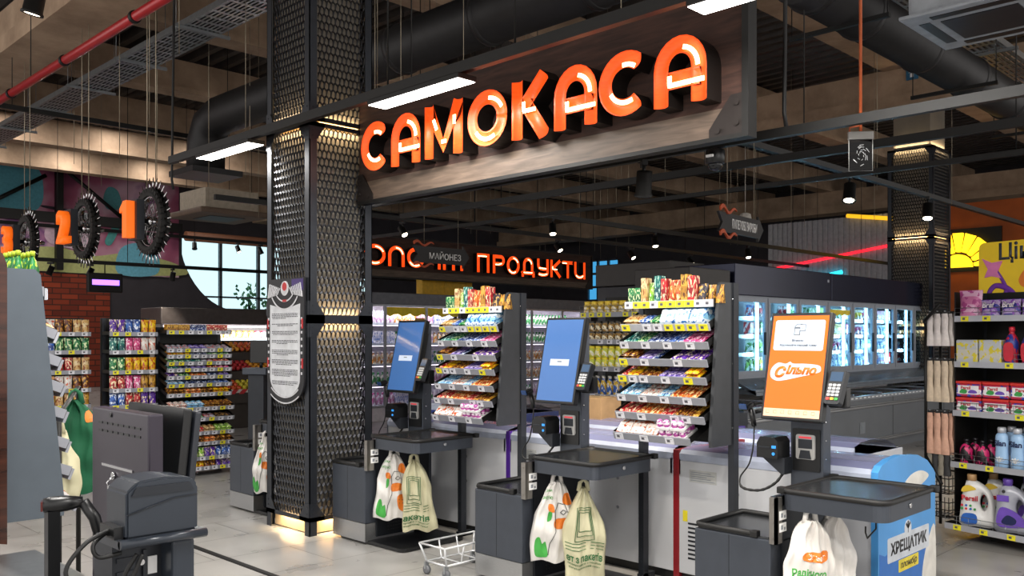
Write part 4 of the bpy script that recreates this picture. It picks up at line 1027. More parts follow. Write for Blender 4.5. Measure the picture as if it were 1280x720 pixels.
def chest_freezer(label, y_left, L_, end=None, left=None, right=None, x0=4.88, rz=-90, D=.82, front=None):
    t = thing('chest_freezer', label, 'freezer', (x0, y_left, 0), R(rz), 'chest freezers behind the kiosks')
    b = B(); b.box(.006, L_-.006, 0, D, .06, .80, 0, .008); body = b.obj('body', front or FWHITE, t)
    b = B(); b.box(.01, L_-.01, .03, D-.03, 0, .06); b.obj('plinth', BLACK, t)
    prof = [(0, .80), (0, .835), (.03, .86), (.14, .885), (.30, .895), (.55, .875), (.70, .83), (.80, .765), (D, .74), (D, .70)]
    b = B(); b.prism([(0, .79)]+prof[1:3]+[(.03, .80)], .01, L_-.01, 'x'); b.prism([(D-.04, .78), (D-.04, .70), (D, .70), (D, .74)], .01, L_-.01, 'x')
    for x_ in (.01, L_-.03): b.box(x_, x_+.02, 0, D-.01, .70, .80)
    b.obj('rim', M('freezer_rim', '#b4bcd0', .3), t)
    b = B()
    for i in range(2, 8):
        (a, z0), (c, z1) = prof[i], prof[i+1]; b.quad((.02, a, z0), (L_-.02, a, z0), (L_-.02, c, z1), (.02, c, z1))
    b.obj('glass_lid', FLID, t)
    b = B(); b.box(.02, L_-.02, .05, D-.05, .79, .80); b.obj('inner_liner', WHITE, t)
    for x, m in ((0, left), (L_, right)):
        if m:
            b = B(); b.box(x-.022, x+.022, -.006, D, .03, .86, 0, .004); b.obj('side_trim', m, t)
    b = B()
    for k in range(9): b.box(.09, .16, -.003, .001, .16+.028*k, .172+.028*k); b.box(.18, .25, -.003, .001, .16+.028*k, .172+.028*k)
    b.obj('vent_grille', DSTEEL, body)
    b = B(); b.box(.10, .30, -.0025, 0, .66, .74); o = b.obj('rating_sticker', M('sticker_grey', '#b9bab8', .6), body)
    b = B()
    for k in range(5): b.box(.11, .29-.03*(k % 3), -.003, -.0024, .67+.013*k, .675+.013*k)
    b.obj('print', M('sticker_ink'), o)
    b = B(); b.box(.05, .085, -.0025, 0, .40, .47); b.obj('yellow_sticker', M('sticker_yellow', '#e6d62a', .5), body)
    for xx in (L_*.35, L_*.7):
        b = B(); b.lathe([(.012, -.006), (.01, 0)], 10, (xx, 0, .62), 0, 'y'); b.lathe([(.012, -.006), (.01, 0)], 10, (xx, 0, .42), 0, 'y'); b.obj('screw_caps', GREYP, body)
    return t, prof, D
ft, prof, D = chest_freezer('white chest freezer with blue ice cream end panel at right', 3.36, 1.29, right=None, left=FRED)
b = B(); pr = [(p[0]*1.0, p[1]+.022) for p in prof[2:8]]
b.prism([(-.01, .02), (-.01, .85)] + pr + [(D+.01, .76), (D+.01, .02)], 1.285, 1.325, 'x'); ep = b.obj('end_panel', M('ice_cream_blue', '#4b93d2', .35, 0, .1, 3), ft)
b = B(); b.prism([(.005, .02), (D, .02), (D, .37)] + [(D*(1-k/10), .385+.02*math.sin(k*1.1)) for k in range(1, 10)] + [(.005, .40)], 1.325, 1.3262, 'x'); b.obj('deep_blue_field', M('ice_cream_deep_blue', '#1f68b8', .35, 0, .08), ep)
MX = Matrix.Rotation(R(90), 4, 'Z')
def endtext(body, w, h, y, z, m, **k): return text(body, w, h, (1.3285, y, z), m, ep, ext=.0006, rot=MX, **k)
b = B(); b.prism(rounded(.11, .72, .328, .468, .012), 1.3255, 1.3275, 'x'); b.obj('sign_patch', M('patch_grey_white', '#c4cad2', .45), ep)
b = B(); b.lathe([(.05, 1.3255), (.05, 1.3277)], 20, (0, .40, .485), 0, 'x'); b.obj('sign_badge', M('patch_grey_white'), ep)
b = B()
for a in (0, 50, -50): b.obox((1.3282, .40-.02*math.sin(R(a)), .497+.012*math.cos(R(a))), .0008, .016, .04, (R(a), 0, 0))
b.box(1.3278, 1.3286, .397, .403, .462, .49); b.obj('leaf_mark', BINK, ep)
endtext('ХРЕЩАТИК', .53, .085, .415, .395, BINK, bold=.035)
b = B(); b.prism(rounded(.265, .555, .252, .322, .006), 1.3258, 1.3279, 'x'); b.obj('yellow_patch', M('patch_yellow', '#dcc840', .5), ep)
endtext('пломбір', .24, .05, .41, .287, BINK, bold=.012, shear=.2)
b = B(); b.prism(blob([(.35, .74), (.5, .70), (.62, .72), (.72, .76), (.6, .80), (.45, .79)], 4), 1.3252, 1.3264, 'x'); b.prism(blob([(.62, .02), (.82, .02), (.82, .44), (.7, .36), (.62, .2)], 4), 1.3263, 1.3268, 'x')
b.prism(blob([(.2, .03), (.36, .03), (.38, .1), (.3, .17), (.22, .12)], 4), 1.3263, 1.3268, 'x'); b.obj('cream_drips', M('cream_white', '#d5d2cb', .5), ep)
chest_freezer('white chest freezer with dark red edge behind the middle kiosk', 4.92, 1.54, left=FPURP)
chest_freezer('white chest freezer with purple edge behind the farthest visible kiosk', 6.48, 1.54)
chest_freezer('chest freezer of the back row with violet glass lid behind nearest kiosk', 3.85, 1.3, x0=5.725, left=FPURP)
chest_freezer('chest freezer of the back row with violet glass lid behind middle kiosk', 5.36, 1.46, x0=5.725, left=FBLUE)
# promo freezer farther back, blue sides
ft2, _, _ = chest_freezer('blue sided promo freezer with white top behind the farthest kiosk', 7.9, 1.5, x0=6.3, front=M('freezer_royal_blue', '#233a8c', .4), left=None)
b = B()
for k in range(24):
    a, c = 2*PI*k/24, 2*PI*(k+1)/24
    b.quad((.9+.16*math.cos(a), -.002, .6+.16*math.sin(a)), (.9+.16*math.cos(c), -.002, .6+.16*math.sin(c)), (.9+.13*math.cos(c), -.002, .6+.13*math.sin(c)), (.9+.13*math.cos(a), -.002, .6+.13*math.sin(a)))
b.obj('ring_mark', WHITE, ft2)

# ---------------------------------------------------------------- goods
_G = {}
def goods(shape, w, d, h, pal):
    """mesh of one product (origin: middle of its base, front at -d/2)"""
    k = (shape, w, d, h, pal)
    if k in _G: return _G[k]
    b = B(); m = [pack(*pal)]
    if shape == 'bar':            # flow pack with crimped ends
        def fn(u, v, s):
            x, y = (u-.5), (v-.5); e = min(1, (0.5-abs(y))/.1); t = (1-(2*abs(x))**3)*e
            return Vector((x*w*(.94+.06*(1-e)), y*d, h*.5+s*h*.5*max(.06, t)))
        b.grid(lambda u, v: fn(u, v, 1), 6, 9); b.grid(lambda u, v: fn(u, v, -1), 6, 9, flip=True)
        bmesh.ops.remove_doubles(b.bm, verts=b.bm.verts[:], dist=1e-5)
    elif shape == 'box':
        b.box(-w/2, w/2, -d/2, d/2, 0, h, 0, min(w, d, h)*.06, 1)
    elif shape == 'pouch':        # standing bag
        def fn(u, v, s):
            x = u-.5; t = (1-v**2.2)*(1-(2*abs(x))**4)
            if v > .93: t = 0.04
            return Vector((x*w*(1-.06*math.sin(PI*v)), s*d*.5*max(.04, t), v*h))
        b.grid(lambda u, v: fn(u, v, -1), 8, 10); b.grid(lambda u, v: fn(u, v, 1), 8, 10, flip=True)
        bmesh.ops.remove_doubles(b.bm, verts=b.bm.verts[:], dist=1e-5)
    elif shape == 'jar':
        r = w/2; m = [pack(*pal), M('lid_'+pal[2][1:], pal[2], .35, .2)]
        b.lathe([(r*.8, 0), (r, h*.06), (r, h*.68), (r*.82, h*.76), (r*.84, h*.80), (r*.86, h*.99), (r*.8, h)], 14, ms=[0, 0, 0, 0, 1, 1, 1])
    elif shape == 'can':
        r = w/2; b.lathe([(r*.8, 0), (r, h*.05), (r, h*.93), (r*.85, h)], 14)
    elif shape == 'bottle':
        r = w/2; m = [pack(*pal), M('lid_'+pal[2][1:], pal[2], .35, .2)]
        b.lathe([(r*.85, 0), (r, h*.04), (r*.96, h*.3), (r, h*.6), (r*.7, h*.74), (r*.34, h*.84), (r*.34, h*.88), (r*.42, h*.885), (r*.42, h*.99), (r*.3, h)], 14, ms=[0, 0, 0, 0, 0, 0, 1, 1, 1, 1])
    elif shape == 'eggs':         # foil eggs in a clear tray
        m = [pack(*pal), PAPER]
        for i in range(2):
            for j in range(3):
                c = (-w/4+w/2*i, -d/3+d/3*j, 0)
                b.lathe([(.001, 0)] + [(w*.23*math.sin(a)*(1-.12*math.cos(a)), h*.5-h*.5*math.cos(a)) for a in [PI*q/8 for q in range(1, 8)]] + [(.001, h)], 10, c)
        b.box(-w/2, w/2, -d/2, d/2, 0, h*.25, 1)
    elif shape == 'tray':         # display carton with open sloping front
        b.prism([(-d/2, 0), (d/2, 0), (d/2, h), (-d*.1, h), (-d/2, h*.4)], -w/2, w/2, 'x')
    elif shape == 'fruit':
        b.lathe([(.001, h*.06)] + [(w*.5*math.sin(a), h*.5-h*.5*math.cos(a)) for a in [PI*q/7 for q in range(1, 7)]] + [(.001, h*.94)], 10)
    _G[k] = b.mesh(shape, m); return _G[k]
ORD = ['top', 'second', 'third', 'fourth', 'fifth', 'sixth', 'seventh', 'eighth', 'ninth', 'tenth', 'eleventh', 'twelfth', 'thirteenth', 'bottom']
# palettes: base, band, print
PAL = dict(purple=('#4b1f8a', '#5a2a9c', '#e8d8b0'), lilac=('#7d6ab8', '#c8b8e0', '#3a2a78'), brown=('#4a2414', '#6a3218', '#d8a040'), red=('#b8202a', '#8e1620', '#f0d8b0'), orange=('#d0641e', '#a83c18', '#f4dc9a'),
           yellow=('#e8c41c', '#d89a14', '#b02a1c'), green=('#1f7a44', '#155a34', '#d8e8b0'), teal=('#116a62', '#0c4a50', '#bfe0d0'), blue=('#2a5cb0', '#1c3f86', '#e0e8f4'), sky=('#8cc4e4', '#e4eef4', '#2a6ab0'),
           white=('#e4e0da', '#d0c8c0', '#c85a3a'), pink=('#d84a86', '#b02a66', '#f4d0e0'), cream=('#d8c090', '#c8a060', '#8a4a20'), dark=('#1c1a22', '#2c2430', '#c89a50'), lime=('#86b82c', '#5c9a24', '#f0f0c0'),
           gold=('#c89a3c', '#a87828', '#5a2c14'), pinkwhite=('#e8dce4', '#c860b0', '#a03a90'), silver=('#b4b8c0', '#8c94a4', '#d04a3a'), kinder=('#ece6e2', '#ece0d8', '#d0582c'), mustard=('#d8b430', '#b0861c', '#f0ead0'), navy=('#1a2a5c', '#243c7c', '#cfd8e8'))
NAMES = {'bar': ('chocolate_bar', 'bar'), 'box': ('carton', 'carton'), 'pouch': ('snack_bag', 'bag'), 'jar': ('jar', 'jar'), 'can': ('can', 'can'), 'bottle': ('bottle', 'bottle'), 'eggs': ('egg_tray', 'egg tray'), 'tray': ('display_carton', 'carton'), 'fruit': ('fruit', 'fruit')}
def kindof(word, shape):
    w = word.split(); two = ' '.join(w[-2:])
    if w[-1] in ('bar', 'pack', 'pouch', 'carton', 'bottle', 'jar', 'bag', 'box') and len(w) > 2 and w[-2] in ('chocolate', 'wafer', 'biscuit', 'nut', 'coconut', 'milk', 'caramel', 'peanut', 'gum', 'sweets', 'display', 'tea', 'sauce', 'mustard', 'pickle', 'crisps', 'rusk', 'drink', 'egg'): k = two
    else: k = {'bar': 'candy bar', 'pouch': 'snack pouch', 'box': 'carton'}.get(shape, NAMES[shape][0].replace('_', ' '))
    return k.replace(' ', '_'), k
def put(shape, dims, pal, M4, label, group, name=None, cat=None):
    n, c = NAMES[shape]; o = link(name or n, goods(shape, *dims, PAL.get(pal, pal) if isinstance(pal, str) else pal))
    o.matrix_world = M4
    return tag(o, label, cat or c, group)
TAGW = None
def price_tag(parent, M4, yellow):
    key = 'tag_y' if yellow else 'tag_w'
    if key not in _G:
        b = B(); b.box(-.031, .031, -.0022, 0, -.020, .020); b.box(-.018, .004, -.0026, -.002, -.008, .008, 1); b.box(-.02, .02, -.0026, -.002, .011, .013, 1); _G[key] = b.mesh('price_tag', [YTAG if yellow else M('tag_white', '#dcdce2', .6), M('tag_ink', '#54545c', .6)])
    o = link('price_tag', _G[key], parent); o.matrix_local = M4; return o
def rack(label, cat, where, loc, rz, W, shelves, panel=None, back=None, posts=None, zfoot=0, rail_mat=None, name='candy_rack', panel_mat=None, ztop=None, zlow=None, tagw=.1, gname=None):
    """shelving; each shelf: z, y front, depth, tilt, tags, stock [(shape, pal, w, d, h, n, rows, stack, word)]"""
    t = thing(name, label, cat, loc, rz); T = Matrix.Translation(loc) @ Matrix.Rotation(rz, 4, 'Z')
    yb = max(s['y']+s['d'] for s in shelves)+.01; zt = ztop or shelves[0]['z']+.12; zl = zlow if zlow is not None else shelves[-1]['z']-.04
    b = B(); b.box(0, W, yb, yb+.02, zl, zt); b.obj('back_panel', back or BMETAL, t)
    for x in posts or ():
        b = B(); b.box(x-.02, x+.02, yb-.005, yb+.05, 0, zt); b.box(x-.02, x+.02, yb-.02, yb+.12, 0, .04)
        for zz in (.12, .2, .28): b.lathe([(.009, yb-.012), (.007, yb-.004)], 8, (x, 0, zz), 0, 'y')
        b.obj('post', DSTEEL, t)
    if panel:
        x = W+.005 if panel == 'right' else -.025
        yt, yl = shelves[0]['y']+.02, shelves[-1]['y']+.05
        b = B(); b.prism([(yl, zl), (yl-.005, zl+.04), (yt, zt-.02), (yt+.02, zt), (yb+(.03 if panel == 'right' else -.02), zt), (yb+(.03 if panel == 'right' else -.02), zl)], x, x+.02, 'x'); o = b.obj('side_panel', panel_mat or (M('blue_grey_panel', '#59626b', .32, .35, .05) if panel == 'left' else M('graphite_side_panel', '#3c3e41', .35, .4, .08)), t)  # left panel is lighter and bluer, its reflection put into the colour
        for zz in (zl+.1, (zl+zt)/2, zt-.1):
            b = B(); sx = x+.02 if panel == 'right' else x
            b.lathe([(.008, -.003), (.006, .003)] if panel == 'right' else [(.006, -.003), (.008, .003)], 8, (sx, yb, zz), 0, 'x'); b.obj('screw', CHROME, o)
    for si, s in enumerate(shelves):
        z, y0, d, tl = s['z'], s['y'], s['d'], R(s.get('tilt', 0)); sw = s.get('w', W)
        sh_m = Matrix.Translation((0, y0, z)) @ Matrix.Rotation(tl, 4, 'X')
        b = B(); b.box(0, sw, 0, d, -.008, 0); b.box(0, .006, 0, d, 0, .03); b.box(sw-.006, sw, 0, d, 0, .03); sh = b.obj('shelf', GREYP if panel == 'left' else BMETAL, t); sh.matrix_local = sh_m
        b = B(); b.box(0, sw, -.012, -.002, -.022, .024); b.obj('price_rail', s.get('rail') or rail_mat or GREYP, sh)
        if s.get('wire'):
            b = B()
            for zz in (.05, .085): b.tube([(0, d*.5, zz), (0, -.004, zz), (sw, -.004, zz), (sw, d*.5, zz)], .0025, 4)
            for k in range(12): b.tube([(sw*k/11, -.004, 0), (sw*k/11, -.004, .087)], .002, 4)
            b.obj('wire_guard', GALV, sh)
        tg = s.get('tags', '')
        for k, ch in enumerate(tg):
            if ch in 'wy': price_tag(sh, Matrix.Translation((sw*(k+.5)/len(tg), -.012, 0)), ch == 'y')
        x = .012
        on = ORD[si] if si < len(shelves)-1 else 'bottom'
        for st in s['stock']:
            shape, pal, w, dd, h, n, rows, stack, word = st
            if shape == 'gap': x += w; continue
            kk = {}
            for i in range(n):
                for r_ in range(rows):
                    for q in range(stack):
                        jx = random.uniform(-.002, .002) ; jr = random.uniform(-.05, .05) if shape in ('bar',) else random.uniform(-.02, .02)
                        Mx = T @ sh_m @ Matrix.Translation((x+w*(i+.5)+jx, .006+dd*(r_+.5)+.002*r_, .001+q*h*.96+(.0 if shape != 'bar' else .0))) @ Matrix.Rotation(jr, 4, 'Z')
                        put(shape, (w*.94, dd*.96, h), pal, Mx, f'{word} on {on} shelf of {where}', f'{word}s, {on} shelf of {where}'[:70], *kindof(word, shape))
            x += w*n
    return t
def candy(label, where, loc, rz, panel='right', seed=0, n8=True):
    zs = [1.795, 1.655, 1.545, 1.44, 1.335, 1.215, 1.105, .975]; ys = [.115, .075, .06, .05, .04, .03, .02, 0.0]
    W = .655
    st = [
     [('box', 'green', .05, .05, .11, 2, 1, 1, 'dark green tea carton'), ('box', 'cream', .05, .06, .17, 1, 1, 1, 'tall cream carton'), ('pouch', 'lime', .055, .06, .14, 1, 1, 1, 'lime green pouch'), ('box', 'teal', .05, .06, .18, 1, 1, 1, 'tall teal carton'), ('box', 'red', .045, .06, .16, 1, 1, 1, 'narrow red carton'),
      ('pouch', 'orange', .05, .06, .15, 2, 1, 1, 'orange pouch'), ('box', 'gold', .05, .06, .18, 1, 1, 1, 'tall gold carton'), ('box', 'red', .055, .06, .17, 1, 1, 1, 'bright red carton'), ('pouch', 'dark', .075, .07, .12, 1, 1, 1, 'black crisps bag'), ('pouch', 'gold', .055, .07, .11, 2, 1, 1, 'golden rusk bag')],
     [('bar', 'cream', .04, .12, .022, 3, 1, 2, 'cream wafer bar'), ('bar', 'blue', .04, .12, .02, 2, 1, 2, 'blue and white bar'), ('bar', 'green', .04, .12, .02, 2, 1, 2, 'green bar'), ('tray', 'sky', .105, .16, .085, 3, 1, 1, 'light blue display carton')],
     [('bar', 'teal', .05, .11, .022, 2, 2, 1, 'teal gum pack'), ('bar', 'green', .04, .11, .022, 2, 2, 1, 'green gum pack'), ('bar', 'navy', .055, .11, .02, 3, 2, 1, 'navy gum pack'), ('bar', 'blue', .05, .11, .02, 2, 2, 1, 'blue gum pack'), ('bar', 'pink', .05, .11, .022, 3, 2, 1, 'pink gum pack')],
     [('bar', 'brown', .06, .12, .022, 2, 1, 2, 'brown biscuit bar'), ('bar', 'lilac', .055, .12, .02, 2, 2, 1, 'lilac bar'), ('bar', 'navy', .05, .12, .02, 1, 2, 1, 'navy bar'), ('gap', '', .09, 0, 0, 0, 0, 0, ''), ('bar', 'purple', .06, .12, .024, 4, 2, 1, 'purple chocolate bar')],
     [('bar', 'red', .045, .11, .022, 1, 2, 1, 'red wafer bar'), ('bar', 'yellow', .045, .11, .022, 2, 2, 1, 'yellow wafer bar'), ('bar', 'brown', .05, .11, .02, 3, 2, 1, 'brown nut bar'), ('bar', 'lilac', .05, .11, .02, 4, 2, 1, 'violet and white bar'), ('bar', 'yellow', .05, .11, .026, 2, 1, 2, 'bright yellow bar')],
     [('bar', 'sky', .05, .12, .022, 3, 2, 1, 'light blue coconut bar'), ('bar', 'white', .045, .12, .02, 3, 2, 1, 'white milk bar'), ('bar', 'sky', .045, .12, .02, 2, 2, 1, 'pale blue milk bar'), ('bar', 'orange', .05, .12, .022, 4, 2, 1, 'orange caramel bar')],
     [('bar', 'red', .045, .12, .026, 3, 2, 1, 'red chocolate bar'), ('bar', 'orange', .045, .12, .022, 4, 2, 1, 'orange peanut bar'), ('bar', 'red', .045, .12, .02, 2, 2, 1, 'red and white bar'), ('bar', 'brown', .045, .12, .022, 3, 2, 1, 'brown caramel bar'), ('bar', 'gold', .045, .12, .022, 1, 2, 1, 'golden bar')],
     [('tray', 'kinder', .105, .18, .055, 3, 1, 1, 'white and red egg carton'), ('eggs', 'pinkwhite', .10, .15, .06, 2, 1, 2, 'tray of pink foil eggs')]]
    tags = ['wyywyyyyww', 'y-wwyyyy', 'w-w-w-w-', 'y-w--w--', 'yww-w-y-', 'w-w-w-w-', 'w-w--ww-', 'w-w-w-']
    sh = [dict(z=zs[i], y=ys[i], d=.255-ys[i]*.85, tilt=0 if i == 0 else 22, tags=tags[i], stock=st[i], rail=LRAIL if i in (0, 1) else None) for i in range(8)]
    sh[7]['w'] = .57
    if panel == 'left':
        sh[7]['w'] = .655
        sh[0]['stock'] = [('bottle', ('#14602c', '#1c7a38', '#a8c030'), .05, .05, .17, 12, 2, 1, 'green drink bottle')]
        sh[0]['z'] += .03
    return rack(label, 'candy rack', where, loc, rz, W, sh, panel, posts=(.0, W+.015), ztop=1.92, zlow=.945)
candy('dark steel candy rack standing between the nearest and middle kiosks', 'rack right of middle kiosk', (4.46, 3.54, 0), R(-90))
candy('dark steel candy rack standing between the middle and farthest kiosks', 'rack left of middle kiosk', (4.46, 5.33, 0), R(-90))
candy('grey side panelled candy rack at the left edge, seen from its end', 'rack at left picture edge', (1.30, 3.80, -.06), R(90), 'left', )

# ---------------------------------------------------------------- sauces shelf (faces the kiosks)
JS = []
for i, z in enumerate((1.80, 1.545, 1.29, 1.03, .78)):
    st = [[('jar', ('#c8a840', '#f4ecd8', '#f0d048'), .085, .085, .13, 6, 2, 1, 'mustard jar with yellow lid'), ('jar', ('#c08a3c', '#f0e4c4', '#5a5a50'), .085, .085, .12, 7, 2, 1, 'amber jar with dark lid')],
          [('jar', ('#a8823c', '#f4e8c8', '#45423c'), .08, .08, .10, 8, 2, 2, 'small brown jar with black lid'), ('jar', ('#d8b048', '#f8f0d0', '#e0b838'), .08, .08, .10, 6, 2, 2, 'small honey coloured jar')],
          [('jar', ('#c8d048', '#f4f4d8', '#f0dc38'), .08, .08, .11, 8, 2, 2, 'pickle jar with yellow lid'), ('jar', ('#c8a848', '#f0e8c8', '#3a6a34'), .08, .08, .11, 6, 2, 2, 'pale sauce jar with green lid')],
          [('bottle', ('#d8b430', '#2a5cb0', '#e8e4dc'), .075, .08, .19, 8, 2, 1, 'blue labelled sauce bottle'), ('bottle', ('#e0d0a0', '#c83030', '#e8d030'), .075, .08, .19, 7, 2, 1, 'red labelled sauce bottle')],
          [('pouch', ('#d0c840', '#4a9a3a', '#e8e8d8'), .08, .07, .17, 5, 2, 1, 'green sauce pouch'), ('pouch', ('#c83a2a', '#e8c8a0', '#f0e8d0'), .08, .07, .17, 5, 2, 1, 'red sauce pouch'), ('pouch', ('#e8d8a0', '#c8a040', '#c83a2a'), .08, .07, .17, 4, 2, 1, 'cream sauce pouch')]][i]
    JS.append(dict(z=z, y=.0 if i else .02, d=.36, tags=('yyyy-yyyyyyy', 'w-wwwwwwwww', 'w-wwwywyw', 'wwwwwwwwww', 'wwwwwwwww')[i], stock=st, wire=(i == 0)))
rack('black shelf of sauce jars and bottles behind the middle kiosk screen', 'shelf unit', 'the sauce shelf unit', (6.53, 5.62, 0), R(-90), 1.22, JS, posts=(0, 1.22), ztop=1.98, zlow=.3, name='sauce_shelf')

# ---------------------------------------------------------------- combined freezers along the right (local = world directions)
HEAD = M('navy_black_gloss', '#23263a', .2, .5, .15, 1.5)  # blue sheen of reflections is put into the header colour
FRM = M('grey_door_frame', '#9096a0', .4, .15, .05)
CH = M('dark_grey_freezer', '#6c7075', .35, .3, .06, 3)
FDOOR = glassmat('freezer_door_glass', '#cfe4ee', .06)
def veg(pal): return PAL.get(pal, pal)
BAGS = [('#3f8a3a', '#dce8d8', '#c8d8c0'), ('#b83a6a', '#e8dce0', '#5a2a4a'), ('#dfe6ea', '#5a8ac0', '#c83a3a'), ('#8ac848', '#e4f0d8', '#2a6a34'), ('#c8d8e4', '#e8eef2', '#3a6ab0'), ('#c8343a', '#e8e0dc', '#7a1a24'), ('#e8d040', '#e8e4d8', '#b88a2a'), ('#4a9ad0', '#dcecf4', '#f0f0f0')]
BAGN = ['green', 'magenta', 'white and blue', 'lime', 'pale blue', 'red', 'yellow', 'bright blue']
ups = [9.9, 10.76, 11.62, 12.5, 13.33, 14.14, 14.95, 15.75, 16.5]
YD = 6.0
t = thing('upright_freezer_bank', 'long bank of upright glass door freezers with dark navy header', 'freezer', (9.9, YD, 0))
b = B(); b.box(0, 6.9, .72, .80, .9, 2.12); b.box(0, .05, .03, .8, .9, 2.12); b.box(6.85, 6.9, .03, .8, .9, 2.12); b.box(0, 6.9, .03, .8, .86, .93); b.box(0, 6.9, .03, .8, 2.09, 2.12); b.obj('cabinet', M('freezer_liner', '#c2ccd4', .5), t)
for x0, x1 in ((0, 2.66), (2.68, 6.9)):
    b = B(); b.box(x0, x1, -.06, .85, 2.12, 2.52, 0, .01); b.obj('header', HEAD, t)
    b = B(); b.box(x1-.12, x1-.07, -.064, -.06, 2.38, 2.42); b.obj('badge', GREYP, t)
b = B(); b.box(0, 6.9, -.35, .0, .87, .93); b.prism([(-.36, .86), (0, 1.02), (0, 1.06), (-.36, .90)], 0, 6.9, 'x'); b.obj('lower_hood', M('hood_grey', '#7c848c', .25, .4), t)
b = B(); b.box(0, 6.9, -.02, .03, 2.06, 2.12); b.box(0, 6.9, -.02, .03, 1.0, 1.12); b.obj('door_surround', FRM, t)
ls = []
for z in (1.12, 1.36, 1.60, 1.84):
    b = B(); b.box(.05, 6.85, .12, .7, z-.015, z); b.box(.05, 6.85, .11, .12, z-.03, z+.02); b.obj('freezer_shelf', M('shelf_white', '#cdd6dc', .4), t)
for i in range(8):
    x0, x1 = ups[i]-9.9, ups[i+1]-9.9
    b = B()
    b.box(x0+.01, x0+.07, -.04, 0, 1.09, 2.10); b.box(x1-.07, x1-.01, -.04, 0, 1.09, 2.10); b.box(x0+.07, x1-.07, -.04, 0, 1.09, 1.15); b.box(x0+.07, x1-.07, -.04, 0, 2.04, 2.10); d = b.obj('glass_door', FRM, t)
    b = B(); b.box(x0+.07, x1-.07, -.022, -.018, 1.15, 2.04); b.obj('pane', FDOOR, d)
    b = B(); b.box(x1-.11, x1-.085, -.065, -.04, 1.35, 1.65); b.obj('handle', BMETAL, d)
    b = B(); b.box(x1-.16, x1-.115, .03, .06, 1.12, 2.06); b.obj('light_tube', COOL, t)
    ld = bpy.data.lights.new('freezer_lamp', 'AREA'); ld.shape = 'RECTANGLE'; ld.size = .04; ld.size_y = .9; ld.energy = 13; ld.color = (.72, .9, 1)
    o = bpy.data.objects.new('freezer_lamp', ld); COL.objects.link(o); o.parent = t; o.location = (x1-.17, .06, 1.6); o.rotation_euler = Vector((-.6, .9, 0)).to_track_quat('-Z', 'Y').to_euler()
    if i == 3:
        b = B(); b.prism([(x0+.06, 1.99), (x1-.06, 1.99), (x1-.06, 1.93)] + [(x1-.06-(x1-x0-.12)*k/8, 1.93-.025*(k % 2)) for k in range(1, 8)] + [(x0+.06, 1.93)], -.026, -.0225); b.obj('yellow_banner', M('banner_yellow', '#e8cc20', .5), d)
    for j, z in enumerate((1.12, 1.36, 1.60, 1.84)):
        p = (i*3+j*5) % 8; q = (p+3) % 8
        for k in range(4):
            pp = p if k < 2 else q; sh = 'pouch' if (i+j) % 3 else 'box'
            Mx = Matrix.Translation((9.9+x0+.13+(x1-x0-.30)*(k+.5)/4, YD+.36, z+.001)) @ Matrix.Rotation(rnd.uniform(-.2, .2), 4, 'Z')
            w = 'bag' if sh == 'pouch' else 'box'
            DN = ['first', 'second', 'third', 'fourth', 'fifth', 'sixth', 'seventh', 'last']
            put(sh, (.145, .10, .19), BAGS[pp], Mx, f'{BAGN[pp]} frozen food {w} on the {["bottom","third","second","top"][j]} shelf behind the {DN[i]} freezer door', f'frozen goods behind the {DN[i]} freezer door, {["bottom","third","second","top"][j]} shelf', 'frozen_food_'+w, 'frozen food')
t = thing('island_freezer', 'low dark grey chest freezer with pale handrails below the upright freezers', 'freezer', (8.9, 5.18, 0))
b = B(); b.box(0, 8, 0, .66, .12, .74); b.box(0, 8, .05, .66, 0, .12); bd = b.obj('body', CH, t)
for x in (2.0, 4.0, 6.0): b = B(); b.box(x-.004, x+.004, -.003, .001, .12, .74); b.obj('panel_joint', BLACK, bd)
for z in (.14, .62): b = B(); b.box(0, 8, -.03, .0, z, z+.03, 0, .008); b.box(0, 8, -.035, .0, z+.035, z+.05, 0, .005); b.obj('bumper_rail', INOX, t)
b = B(); b.box(0, 8, -.03, .05, .74, .79); b.obj('rim', M('freezer_rim_grey', '#8a9096', .3, .3), t)
b = B()
for k in range(60): b.box(.1+.13*k, .17+.13*k, -.031, -.029, .76, .775)
b.obj('rim_marks', PAPER, t)
b = B(); b.box(0, 8, .05, .66, .80, .806); b.obj('glass_lid', FGL, t)
b = B()
for k in range(9): b.box(.9*k, .9*k+.03, .0, .66, .79, .815)
b.obj('lid_frames', FRM, t)
b = B(); b.box(2.9, 3.06, -.006, 0, .28, .43); b.box(2.94, 3.02, -.008, -.006, .34, .41); b.obj('socket_plate', M('freezer_rim_grey'), t)
for k in range(26):
    pp = k % 8; put('box', (.24, .3, .055), BAGS[pp], Matrix.Translation((9.2+.29*k, 5.52, .742)), f'{BAGN[pp]} frozen food box lying in the low grey chest freezer', 'frozen goods in the low grey freezer', 'frozen_food_box', 'frozen food')
# dark ends of further freezer banks
def endbox(label, x0, x1, y0, y1, z1, two=False):
    t = thing('freezer_end_cabinet', label, 'freezer', (x0, y0, 0))
    b = B(); b.box(0, x1-x0, 0, y1-y0, 0, z1-.32, 0, .01); b.obj('side_panel', M('matt_graphite', '#34343a', .5, .2, .08), t)
    b = B(); b.box(-.02, x1-x0+.02, -.02, y1-y0+.02, z1-.31, z1, 0, .01); b.obj('header', M('matt_graphite_brown', '#3b3837', .5, .2, .08), t)
    for zz in (.4, 1.9): b = B(); b.box(-.004, 0, .05, .12, zz, zz+.05); b.obj('badge', GREYP, t)
endbox('dark graphite freezer end rising behind the jars at centre', 10.0, 10.8, 7.0, 8.25, 2.62)
endbox('dark freezer end just left of the navy freezer header', 8.95, 9.8, 5.98, 6.75, 2.42)

